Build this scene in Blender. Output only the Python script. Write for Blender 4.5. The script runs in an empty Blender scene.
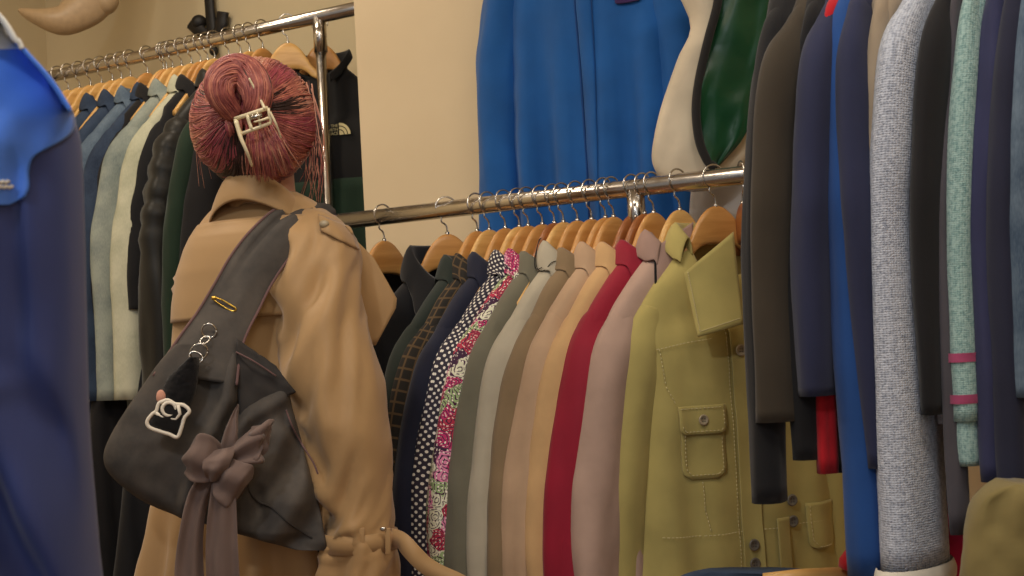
import bpy, math, random
from mathutils import Vector, Matrix, noise

random.seed(7)
scene = bpy.context.scene
COL = scene.collection
PI = math.pi
F = 1300.0
HC = 1.15
PITCH, ROLL = math.radians(2.5), math.radians(3.2)

# ------------------------------------------------------------------ camera
_f = Vector((0, math.cos(PITCH), math.sin(PITCH)))
_r0 = Vector((1, 0, 0))
_u0 = Vector((0, -math.sin(PITCH), math.cos(PITCH)))
CX = math.cos(ROLL) * _r0 - math.sin(ROLL) * _u0
CY = math.sin(ROLL) * _r0 + math.cos(ROLL) * _u0
CP = Vector((0, 0, HC))


def un(px, py, Z):
    return CP + (_f + CX * ((px - 512) / F) + CY * ((288 - py) / F)) * Z


def proj(p):
    d = p - CP
    z = d.dot(_f)
    return 512 + F * d.dot(CX) / z, 288 - F * d.dot(CY) / z, z


cam_d = bpy.data.cameras.new('camera')
cam = bpy.data.objects.new('camera', cam_d)
COL.objects.link(cam)
m = Matrix((CX, CY, -_f)).transposed().to_4x4()
m.translation = CP
cam.matrix_world = m
cam_d.sensor_width = 36
cam_d.lens = F * 36 / 1024
cam_d.clip_start = 0.05
cam_d.dof.use_dof = True
cam_d.dof.focus_distance = 2.5
cam_d.dof.aperture_fstop = 11.0
scene.camera = cam

# ------------------------------------------------------------------ helpers


def lin(c):
    c = c / 255.0
    return c / 12.92 if c <= 0.04045 else ((c + 0.055) / 1.055) ** 2.4


def rgb(r, g, b):
    return (lin(r), lin(g), lin(b), 1)


def smooth(a, b, x):
    t = max(0.0, min(1.0, (x - a) / (b - a)))
    return t * t * (3 - 2 * t)


def lerp(a, b, t):
    return a + (b - a) * t


def interp(tab, x):
    """tab: list of (x, v...) ascending; smooth-ish linear interpolation."""
    if x <= tab[0][0]:
        return tab[0][1:]
    for a, b in zip(tab, tab[1:]):
        if x <= b[0]:
            t = (x - a[0]) / (b[0] - a[0])
            return tuple(lerp(p, q, t) for p, q in zip(a[1:], b[1:]))
    return tab[-1][1:]


def catmull(pts, n):
    """pts: list of equal-length tuples; resample to n+1 points."""
    out = []
    k = len(pts) - 1
    for i in range(n + 1):
        t = i / n * k
        j = min(int(t), k - 1)
        f = t - j
        p0 = pts[max(j - 1, 0)]
        p1 = pts[j]
        p2 = pts[j + 1]
        p3 = pts[min(j + 2, k)]
        out.append(tuple(0.5 * ((2 * b) + (-a + c) * f + (2 * a - 5 * b + 4 * c - d) * f * f + (-a + 3 * b - 3 * c + d) * f ** 3)
                         for a, b, c, d in zip(p0, p1, p2, p3)))
    return out


def ns(x, y, z):
    return noise.noise(Vector((x, y, z)))


from mathutils.bvhtree import BVHTree


def bvh_of(o):
    mt_ = Matrix.Identity(4)
    q_ = o
    while q_ is not None:
        mt_ = q_.matrix_basis @ mt_
        q_ = q_.parent
    return BVHTree.FromPolygons([mt_ @ v.co for v in o.data.vertices], [tuple(p_.vertices) for p_ in o.data.polygons])


class MB:
    def __init__(self):
        self.v, self.f, self.uv, self.mi = [], [], [], []

    def face(self, idx, uvs=None, mi=0):
        self.f.append(idx)
        self.uv.append(uvs or [(0, 0)] * len(idx))
        self.mi.append(mi)

    def loft(self, rings, closed=True, cap0=False, cap1=False, mi=0):
        base = len(self.v)
        n = len(rings[0])
        for r in rings:
            self.v.extend([Vector(p) for p in r])
        # metric uv
        us = [0.0]
        mid = rings[len(rings) // 2]
        for i in range(n):
            us.append(us[-1] + (Vector(mid[(i + 1) % n]) - Vector(mid[i])).length)
        vs = [0.0]
        for a, b in zip(rings, rings[1:]):
            vs.append(vs[-1] + sum((Vector(b[k]) - Vector(a[k])).length for k in (0, n // 4, n // 2)) / 3)
        m_ = n if closed else n - 1
        for j in range(len(rings) - 1):
            for i in range(m_):
                i2 = (i + 1) % n
                self.face((base + j * n + i, base + j * n + i2, base + (j + 1) * n + i2, base + (j + 1) * n + i),
                          [(us[i], vs[j]), (us[i + 1], vs[j]), (us[i + 1], vs[j + 1]), (us[i], vs[j + 1])], mi)
        if cap0:
            self.face(tuple(base + i for i in range(n))[::-1], None, mi)
        if cap1:
            k = base + (len(rings) - 1) * n
            self.face(tuple(k + i for i in range(n)), None, mi)
        return self

    def tube(self, pts, rad, seg=8, cap=True, mi=0, flat=1.0, up=None):
        pts = [Vector(p) for p in pts]
        n = len(pts)
        if not hasattr(rad, '__len__'):
            rad = [rad] * n
        rings = []
        prev = None
        for i, p in enumerate(pts):
            t = (pts[min(i + 1, n - 1)] - pts[max(i - 1, 0)])
            if t.length < 1e-9:
                t = Vector((0, 0, 1))
            t.normalize()
            if up is not None:
                a = Vector(up)
                a = a - t * a.dot(t)
            elif prev is None:
                a = t.orthogonal()
            else:
                a = prev - t * prev.dot(t)
            if a.length < 1e-6:
                a = t.orthogonal()
            a.normalize()
            prev = a
            b = t.cross(a)
            rings.append([p + (a * math.cos(2 * PI * k / seg) * flat + b * math.sin(2 * PI * k / seg)) * rad[i] for k in range(seg)])
        return self.loft(rings, True, cap, cap, mi)

    def box(self, c, x, y, z, mi=0):
        c, x, y, z = Vector(c), Vector(x), Vector(y), Vector(z)
        r = []
        for s in (-1, 1):
            r.append([c + z * s + x * a + y * b for a, b in ((-1, -1), (1, -1), (1, 1), (-1, 1))])
        return self.loft(r, True, True, True, mi)

    def ball(self, c, rx, ry, rz, nu=20, nv=12, fn=None, mi=0):
        c = Vector(c)
        rings = []
        for j in range(nv + 1):
            ph = PI * (j + 0.02) / (nv + 0.04)
            ring = []
            for i in range(nu):
                th = 2 * PI * i / nu
                d = Vector((math.sin(ph) * math.cos(th), math.sin(ph) * math.sin(th), math.cos(ph)))
                k = fn(d) if fn else 1
                ring.append(c + Vector((d.x * rx, d.y * ry, d.z * rz)) * k)
            rings.append(ring)
        return self.loft(rings, True, True, True, mi)

    def build(self, name, mats, parent=None, world=False, flat=False, solid=0, subsurf=0, bevel=0):
        me = bpy.data.meshes.new(name)
        inv = Matrix.Identity(4)
        if world and parent is not None:
            p = parent
            mt_ = Matrix.Identity(4)
            while p is not None:
                mt_ = p.matrix_basis @ mt_
                p = p.parent
            inv = mt_.inverted()
        me.from_pydata([tuple(inv @ v) for v in self.v], [], self.f)
        uvl = me.uv_layers.new(name='UVMap')
        k = 0
        for uvs in self.uv:
            for u in uvs:
                uvl.data[k].uv = u
                k += 1
        if not isinstance(mats, (list, tuple)):
            mats = [mats]
        for mm in mats:
            me.materials.append(mm)
        for p, mi in zip(me.polygons, self.mi):
            p.use_smooth = not flat
            p.material_index = mi
        me.update()
        o = bpy.data.objects.new(name, me)
        COL.objects.link(o)
        if parent is not None:
            o.parent = parent
        if bevel:
            b = o.modifiers.new('bevel', 'BEVEL')
            b.width = bevel
            b.segments = 2
        if solid:
            s = o.modifiers.new('solid', 'SOLIDIFY')
            s.thickness = solid
            s.offset = 0
        if subsurf:
            s = o.modifiers.new('sub', 'SUBSURF')
            s.levels = s.render_levels = subsurf
        return o


def empty(name, loc, rz=0.0):
    o = bpy.data.objects.new(name, None)
    COL.objects.link(o)
    o.location = loc
    o.rotation_euler = (0, 0, rz)
    o.empty_display_size = 0.05
    return o


def tag(o, label, cat, group=None, kind=None):
    if label:
        o['label'] = label
    if cat:
        o['category'] = cat
    if group:
        o['group'] = group
    if kind:
        o['kind'] = kind
    return o


# ------------------------------------------------------------------ materials
class NT:
    def __init__(self, name):
        self.m = bpy.data.materials.new(name)
        self.m.use_nodes = True
        self.t = self.m.node_tree
        self.b = self.t.nodes['Principled BSDF']

    def n(self, typ, **kw):
        nd = self.t.nodes.new(typ)
        for k, v in kw.items():
            if k.startswith('i_'):
                nd.inputs[k[2:].replace('_', ' ')].default_value = v
            else:
                setattr(nd, k, v)
        return nd

    def l(self, a, b):
        self.t.links.new(a, b)


def ramp(nt, fac, stops, mode='LINEAR'):
    r = nt.n('ShaderNodeValToRGB')
    r.color_ramp.interpolation = mode
    e = r.color_ramp.elements
    while len(e) < len(stops):
        e.new(0.5)
    for el, (p, c) in zip(e, stops):
        el.position = p
        el.color = c
    nt.l(fac, r.inputs['Fac'])
    return r.outputs['Color']


def scale_rgb(c, k):
    return (min(1, c[0] * k), min(1, c[1] * k), min(1, c[2] * k), 1)


def fabric(name, col, rough=0.85, var=0.14, weave=900, bump=0.12, sheen=0.15, nscale=9):
    nt = NT(name)
    c = rgb(*col)
    tc = nt.n('ShaderNodeTexCoord')
    no = nt.n('ShaderNodeTexNoise', i_Scale=nscale, i_Detail=4.0)
    nt.l(tc.outputs['Object'], no.inputs['Vector'])
    colr = ramp(nt, no.outputs['Fac'], [(0.3, scale_rgb(c, 1 - var)), (0.7, scale_rgb(c, 1 + var))])
    nt.l(colr, nt.b.inputs['Base Color'])
    nt.b.inputs['Roughness'].default_value = rough
    nt.b.inputs['Sheen Weight'].default_value = sheen
    nt.b.inputs['Sheen Roughness'].default_value = 0.5
    nt.b.inputs['Specular IOR Level'].default_value = 0.25
    n2 = nt.n('ShaderNodeTexNoise', i_Scale=float(weave), i_Detail=1.0)
    nt.l(tc.outputs['UV'], n2.inputs['Vector'])
    bp = nt.n('ShaderNodeBump', i_Strength=bump, i_Distance=0.002)
    nt.l(n2.outputs['Fac'], bp.inputs['Height'])
    nt.l(bp.outputs['Normal'], nt.b.inputs['Normal'])
    return nt.m


def denim(name, col, worn):
    nt = NT(name)
    tc = nt.n('ShaderNodeTexCoord')
    no = nt.n('ShaderNodeTexNoise', i_Scale=11.0, i_Detail=5.0)
    nt.l(tc.outputs['Object'], no.inputs['Vector'])
    n2 = nt.n('ShaderNodeTexNoise', i_Scale=420.0, i_Detail=2.0)
    mp = nt.n('ShaderNodeMapping')
    mp.inputs['Scale'].default_value = (1, 0.25, 1)
    nt.l(tc.outputs['UV'], mp.inputs['Vector'])
    nt.l(mp.outputs['Vector'], n2.inputs['Vector'])
    ad = nt.n('ShaderNodeMath', operation='MULTIPLY_ADD')
    ad.inputs[1].default_value = 0.35
    nt.l(n2.outputs['Fac'], ad.inputs[0])
    nt.l(no.outputs['Fac'], ad.inputs[2])
    cc = ramp(nt, ad.outputs[0], [(0.45, rgb(*col)), (0.85, rgb(*worn))])
    nt.l(cc, nt.b.inputs['Base Color'])
    nt.b.inputs['Roughness'].default_value = 0.9
    nt.b.inputs['Specular IOR Level'].default_value = 0.2
    return nt.m


def knit(name, ca, cb, scale=230.0, bump=0.8, rib=None):
    """stockinette knit: staggered rows of small loops from the metric UVs"""
    nt = NT(name)
    tc = nt.n('ShaderNodeTexCoord')
    mp = nt.n('ShaderNodeMapping')
    mp.inputs['Scale'].default_value = (1.0, 1.35, 1.0)
    nt.l(tc.outputs['UV'], mp.inputs['Vector'])
    br = nt.n('ShaderNodeTexVoronoi', i_Scale=scale, i_Randomness=0.35)
    nt.l(mp.outputs['Vector'], br.inputs['Vector'])
    no = nt.n('ShaderNodeTexNoise', i_Scale=scale * 0.55, i_Detail=2.0)
    nt.l(tc.outputs['UV'], no.inputs['Vector'])
    mx = nt.n('ShaderNodeMath', operation='MULTIPLY_ADD')
    mx.inputs[1].default_value = 0.55
    nt.l(br.outputs['Distance'], mx.inputs[0])
    nt.l(no.outputs['Fac'], mx.inputs[2])
    cc = ramp(nt, mx.outputs[0], [(0.5, rgb(*ca)), (0.85, rgb(*cb))])
    nt.l(cc, nt.b.inputs['Base Color'])
    nt.b.inputs['Roughness'].default_value = 0.95
    nt.b.inputs['Specular IOR Level'].default_value = 0.15
    nt.b.inputs['Sheen Weight'].default_value = 0.2
    bp = nt.n('ShaderNodeBump', i_Strength=bump, i_Distance=0.002)
    bp.invert = True
    nt.l(br.outputs['Distance'], bp.inputs['Height'])
    nt.l(bp.outputs['Normal'], nt.b.inputs['Normal'])
    return nt.m


def metal(name, col, rough=0.18):
    nt = NT(name)
    nt.b.inputs['Base Color'].default_value = rgb(*col)
    nt.b.inputs['Metallic'].default_value = 1.0
    tc = nt.n('ShaderNodeTexCoord')
    no = nt.n('ShaderNodeTexNoise', i_Scale=35.0, i_Detail=4.0)
    nt.l(tc.outputs['Object'], no.inputs['Vector'])
    mr = nt.n('ShaderNodeMapRange')
    mr.inputs['To Min'].default_value = rough * 0.6
    mr.inputs['To Max'].default_value = rough * 1.7
    nt.l(no.outputs['Fac'], mr.inputs['Value'])
    nt.l(mr.outputs['Result'], nt.b.inputs['Roughness'])
    return nt.m


def plastic(name, col, rough=0.4):
    nt = NT(name)
    tc = nt.n('ShaderNodeTexCoord')
    no = nt.n('ShaderNodeTexNoise', i_Scale=60.0, i_Detail=3.0)
    nt.l(tc.outputs['Object'], no.inputs['Vector'])
    c = rgb(*col)
    cc = ramp(nt, no.outputs['Fac'], [(0.3, scale_rgb(c, 0.92)), (0.7, scale_rgb(c, 1.06))])
    nt.l(cc, nt.b.inputs['Base Color'])
    nt.b.inputs['Roughness'].default_value = rough
    return nt.m


def wood(name, ca, cb):
    nt = NT(name)
    tc = nt.n('ShaderNodeTexCoord')
    mp = nt.n('ShaderNodeMapping')
    mp.inputs['Scale'].default_value = (6, 40, 60)
    nt.l(tc.outputs['Object'], mp.inputs['Vector'])
    oi = nt.n('ShaderNodeObjectInfo')
    no = nt.n('ShaderNodeTexNoise', i_Scale=1.0, i_Detail=5.0, i_Distortion=0.6)
    no.noise_dimensions = '4D'
    nt.l(mp.outputs['Vector'], no.inputs['Vector'])
    nt.l(oi.outputs['Random'], no.inputs['W'])
    cc = ramp(nt, no.outputs['Fac'], [(0.3, rgb(*ca)), (0.7, rgb(*cb))])
    nt.l(cc, nt.b.inputs['Base Color'])
    nt.b.inputs['Roughness'].default_value = 0.38
    return nt.m


def paint(name, ca, cb, scale=3.0, rough=0.9):
    nt = NT(name)
    tc = nt.n('ShaderNodeTexCoord')
    no = nt.n('ShaderNodeTexNoise', i_Scale=scale, i_Detail=6.0)
    nt.l(tc.outputs['Object'], no.inputs['Vector'])
    cc = ramp(nt, no.outputs['Fac'], [(0.35, rgb(*ca)), (0.65, rgb(*cb))])
    nt.l(cc, nt.b.inputs['Base Color'])
    nt.b.inputs['Roughness'].default_value = rough
    n2 = nt.n('ShaderNodeTexNoise', i_Scale=140.0, i_Detail=3.0)
    nt.l(tc.outputs['Object'], n2.inputs['Vector'])
    bp = nt.n('ShaderNodeBump', i_Strength=0.06, i_Distance=0.002)
    nt.l(n2.outputs['Fac'], bp.inputs['Height'])
    nt.l(bp.outputs['Normal'], nt.b.inputs['Normal'])
    return nt.m


def dots_mat(name, bg, fg, scale=95.0, r=0.27):
    nt = NT(name)
    tc = nt.n('ShaderNodeTexCoord')
    mp = nt.n('ShaderNodeMapping')
    mp.inputs['Rotation'].default_value = (0, 0, math.radians(45))
    nt.l(tc.outputs['UV'], mp.inputs['Vector'])
    v = nt.n('ShaderNodeTexVoronoi', i_Scale=scale, i_Randomness=0.0)
    v.voronoi_dimensions = '2D'
    nt.l(mp.outputs['Vector'], v.inputs['Vector'])
    cc = ramp(nt, v.outputs['Distance'], [(0.0, rgb(*fg)), (r, rgb(*bg))], 'CONSTANT')
    nt.l(cc, nt.b.inputs['Base Color'])
    nt.b.inputs['Roughness'].default_value = 0.8
    return nt.m


def floral_mat(name):
    nt = NT(name)
    tc = nt.n('ShaderNodeTexCoord')
    no = nt.n('ShaderNodeTexNoise', i_Scale=28.0, i_Detail=2.0)
    nt.l(tc.outputs['UV'], no.inputs['Vector'])
    mv = nt.n('ShaderNodeMixRGB', blend_type='ADD')
    mv.inputs['Fac'].default_value = 0.035
    nt.l(tc.outputs['UV'], mv.inputs['Color1'])
    nt.l(no.outputs['Color'], mv.inputs['Color2'])
    v = nt.n('ShaderNodeTexVoronoi', i_Scale=34.0, i_Randomness=0.9)
    v.voronoi_dimensions = '2D'
    nt.l(mv.outputs['Color'], v.inputs['Vector'])
    sp = nt.n('ShaderNodeSeparateColor')
    nt.l(v.outputs['Color'], sp.inputs['Color'])
    cell = ramp(nt, sp.outputs['Red'], [(0.0, rgb(196, 44, 108)), (0.2, rgb(228, 226, 200)), (0.42, rgb(186, 44, 74)), (0.54, rgb(160, 182, 128)),
                                        (0.72, rgb(232, 140, 180)), (0.86, rgb(60, 26, 60))], 'CONSTANT')
    wv = nt.n('ShaderNodeMath', operation='MULTIPLY')
    wv.inputs[1].default_value = 5.5
    nt.l(v.outputs['Distance'], wv.inputs[0])
    fr = nt.n('ShaderNodeMath', operation='FRACT')
    nt.l(wv.outputs[0], fr.inputs[0])
    ring = ramp(nt, fr.outputs[0], [(0.0, (0, 0, 0, 1)), (0.62, (1, 1, 1, 1))], 'CONSTANT')
    v2 = nt.n('ShaderNodeTexVoronoi', i_Scale=130.0, i_Randomness=0.5)
    v2.voronoi_dimensions = '2D'
    nt.l(tc.outputs['UV'], v2.inputs['Vector'])
    dot = ramp(nt, v2.outputs['Distance'], [(0.0, rgb(250, 240, 225)), (0.3, rgb(70, 24, 60))], 'CONSTANT')
    mx = nt.n('ShaderNodeMixRGB')
    nt.l(ring, mx.inputs['Fac'])
    nt.l(cell, mx.inputs['Color1'])
    nt.l(dot, mx.inputs['Color2'])
    nt.l(mx.outputs['Color'], nt.b.inputs['Base Color'])
    nt.b.inputs['Roughness'].default_value = 0.8
    return nt.m


def plaid_mat(name, bg, fg):
    nt = NT(name)
    tc = nt.n('ShaderNodeTexCoord')
    w1 = nt.n('ShaderNodeTexWave', i_Scale=14.0)
    w1.bands_direction = 'X'
    w2 = nt.n('ShaderNodeTexWave', i_Scale=14.0)
    w2.bands_direction = 'Y'
    nt.l(tc.outputs['UV'], w1.inputs['Vector'])
    nt.l(tc.outputs['UV'], w2.inputs['Vector'])
    mu = nt.n('ShaderNodeMath', operation='MULTIPLY')
    nt.l(w1.outputs['Fac'], mu.inputs[0])
    nt.l(w2.outputs['Fac'], mu.inputs[1])
    mu.operation = 'MAXIMUM'
    cc = ramp(nt, mu.outputs[0], [(0.86, rgb(*bg)), (0.96, rgb(*fg))])
    nt.l(cc, nt.b.inputs['Base Color'])
    nt.b.inputs['Roughness'].default_value = 0.9
    return nt.m


M = {}
M['chrome'] = metal('chrome', (205, 198, 190), 0.2)
M['hook'] = metal('hook_steel', (200, 195, 188), 0.22)
M['gold'] = metal('brass', (215, 175, 80), 0.25)
M['wood_pale'] = wood('maple_wood', (206, 154, 84), (236, 190, 118))
M['wood_mid'] = wood('honey_wood', (190, 132, 68), (216, 160, 92))
M['wood_red'] = wood('cherry_wood', (142, 82, 40), (172, 108, 58))
M['wall'] = paint('cream_wall_paint', (222, 200, 164), (228, 206, 170))
M['wall_b'] = paint('beige_wall_paint', (214, 196, 158), (220, 202, 164))
M['floor'] = paint('floor_boards', (96, 70, 48), (120, 90, 62), 6.0, 0.5)
M['ceil'] = paint('ceiling_paint', (226, 218, 200), (232, 224, 208))

# ------------------------------------------------------------------ layout lines
LA, LB = Vector((-0.382, 2.946, 1.451)), Vector((0.465, 2.489, 1.451))
UA, UB = Vector((-1.437, 4.072, 2.074)), Vector((-0.394, 3.463, 2.074))
LU = (LB - LA).normalized()
UU = (UB - UA).normalized()
ua = math.radians(-29.3)
U = Vector((math.cos(ua), math.sin(ua), 0))       # along the walls, towards the near right
N = Vector((math.sin(ua), -math.cos(ua), 0))      # out of the wall, towards the camera
W0 = Vector((LB.x, LB.y, 0))


def wp(s, off, z):
    return W0 + U * s + N * off + Vector((0, 0, z))


# ------------------------------------------------------------------ setting
def slab(name, c, hx, hy, z0, z1, mat):
    mb = MB()
    mb.box(Vector((c.x, c.y, (z0 + z1) / 2)), U * hx, N * hy, Vector((0, 0, (z1 - z0) / 2)))
    o = mb.build(name, mat, flat=True)
    o['kind'] = 'structure'
    return o


# left edge of the projecting wall at px 355 at mid height
def s_for_px(px, py, off, z=None):
    lo, hi = -4.0, 2.0
    for _ in range(50):
        mid = (lo + hi) / 2
        zz = z if z is not None else 1.7
        x, y, d = proj(wp(mid, off, zz))
        if x < px:
            lo = mid
        else:
            hi = mid
    return (lo + hi) / 2


FRONT_OFF, BACK_OFF = -0.355, -0.86
s_edge = s_for_px(358, 100, FRONT_OFF, 1.85)
s_corner = s_for_px(48, 40, BACK_OFF, 2.2)
H = 3.0
RIGHT_S = 1.9
slab('wall_front', wp((s_edge + RIGHT_S) / 2, FRONT_OFF - 0.015, 0), (RIGHT_S - s_edge) / 2, 0.015, 0, H, M['wall'])
slab('wall_back', wp((s_corner + RIGHT_S) / 2, BACK_OFF - 0.05, 0), (RIGHT_S - s_corner) / 2 + 0.1, 0.05, 0, H, M['wall_b'])
slab('wall_left', wp(s_corner - 0.05, BACK_OFF + 2.4, 0), 0.05, 2.4, 0, H, M['wall_b'])
slab('wall_right', wp(RIGHT_S + 0.05, 1.4, 0), 0.05, 2.3, 0, H, M['wall'])
slab('floor', wp(-0.4, 1.6, 0), 3.2, 2.7, -0.1, 0, M['floor'])
slab('ceiling', wp(-0.4, 1.6, 0), 3.2, 2.7, H, H + 0.1, M['ceil'])

# ------------------------------------------------------------------ racks
RR = 0.0185


def rail_rack(name, label, A, B, ext0, ext1, post_ss, u):
    root = empty(name, (A.x, A.y, 0))
    mb = MB()
    p0, p1 = A - u * ext0, B + u * ext1
    mb.tube([p0, lerp(p0, p1, 0.5), p1], RR, 20)
    mb.build('rail', M['chrome'], root, world=True)
    for p in post_ss:
        q = MB()
        q.tube([(p.x, p.y, 0.012), (p.x, p.y, p.z * 0.5), (p.x, p.y, p.z - 0.005)], 0.0145, 18)
        q.tube([(p.x, p.y, p.z - 0.1), (p.x, p.y, p.z - 0.004)], 0.0185, 18)
        q.tube([(p.x, p.y, 0), (p.x, p.y, 0.02)], 0.05, 18)
        po = q.build('post', M['chrome'], root, world=True)
        b = MB()
        for dz in (-0.035, -0.06):
            b.ball((p.x - 0.004, p.y - 0.0175, p.z + dz), 0.0035, 0.003, 0.0035, 8, 6)
        b.build('rivet', M['hook'], po, world=True)
    tag(root, label, 'clothes rail')
    return root


def line_at_px(A, u, px):
    lo, hi = -3.0, 3.0
    for _ in range(50):
        mid = (lo + hi) / 2
        if proj(A + u * mid)[0] < px:
            lo = mid
        else:
            hi = mid
    return A + u * (lo + hi) / 2


UP_POST = line_at_px(UA, UU, 319)
LO_POST = line_at_px(LA, LU, 635)
rail_end = (s_edge - (UB - W0).dot(U))
rail_rack('clothes_rail', 'chrome clothes rail higher up behind the pink-haired person, in front of the back wall', UA, UB, 0.55, 0.55, [UP_POST], UU)
rail_rack('clothes_rail', 'lower chrome clothes rail in the middle, below the bright blue jacket', LA, LB, 0.22, 0.9, [LO_POST, LA - LU * 0.18], LU)

# ------------------------------------------------------------------ hangers
HDROP = 0.125
hang_cache = {}


def hanger_meshes(kind):
    if kind in hang_cache:
        return hang_cache[kind]
    mb = MB()
    rings = []
    nn = 44
    for i in range(nn + 1):
        x = -0.145 + 0.29 * i / nn
        ax = abs(x)
        zt = 0.072 - 0.062 * (ax / 0.06) ** 2 if ax < 0.06 else 0.01 - 1.2 * (ax - 0.06)
        h = lerp(0.075, 0.022, smooth(0.0, 0.09, ax))
        if ax > 0.139:
            h *= 0.75
        zb = zt - h
        yo = 0.012 * (ax / 0.2) ** 2
        th = lerp(0.008, 0.009, smooth(0.05, 0.2, ax))
        ring = []
        for k in range(14):
            a = 2 * PI * k / 14
            cx_, sx_ = math.cos(a), math.sin(a)
            yy = th * math.copysign(abs(cx_) ** 0.6, cx_)
            zz = (zt + zb) / 2 + (zt - zb) / 2 * math.copysign(abs(sx_) ** 0.6, sx_)
            ring.append((x, yo + yy, zz))
        rings.append(ring)
    mb.loft(rings, True, True, True)
    hk = MB()
    pts = [(0, 0, 0.067), (0, 0, 0.082), (0.003, 0, 0.092), (0.012, 0, 0.099)]
    R = 0.0235
    for i in range(15):
        a = math.radians(-62 + 262 * i / 14)
        pts.append((R * math.cos(a), 0, HDROP + 0.004 + R * math.sin(a)))
    hk.tube(catmull(pts, 46), 0.0019, 8)
    hk.tube([(0, 0, 0.066), (0, 0, 0.076)], 0.0045, 10)
    hang_cache[kind] = (mb, hk)
    return hang_cache[kind]


_proto = {}


def hanger(pos, rz, woodmat, label, group, tilt=0):
    """pos: the neck point (rail centre minus HDROP)"""
    root = empty('clothes_hanger', pos, rz)
    key = woodmat
    if key not in _proto:
        mb, hk = hanger_meshes('w')
        a = mb.build('shoulder_bar', M[woodmat], root)
        b = hk.build('hook', M['hook'], root)
        _proto[key] = (a, b)
    else:
        for src in _proto[key]:
            c = src.copy()
            COL.objects.link(c)
            c.parent = root
    tag(root, label, 'hanger', group)
    return root


# ------------------------------------------------------------------ garments
def cpow(c, p):
    return math.copysign(abs(c) ** p, c)


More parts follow.
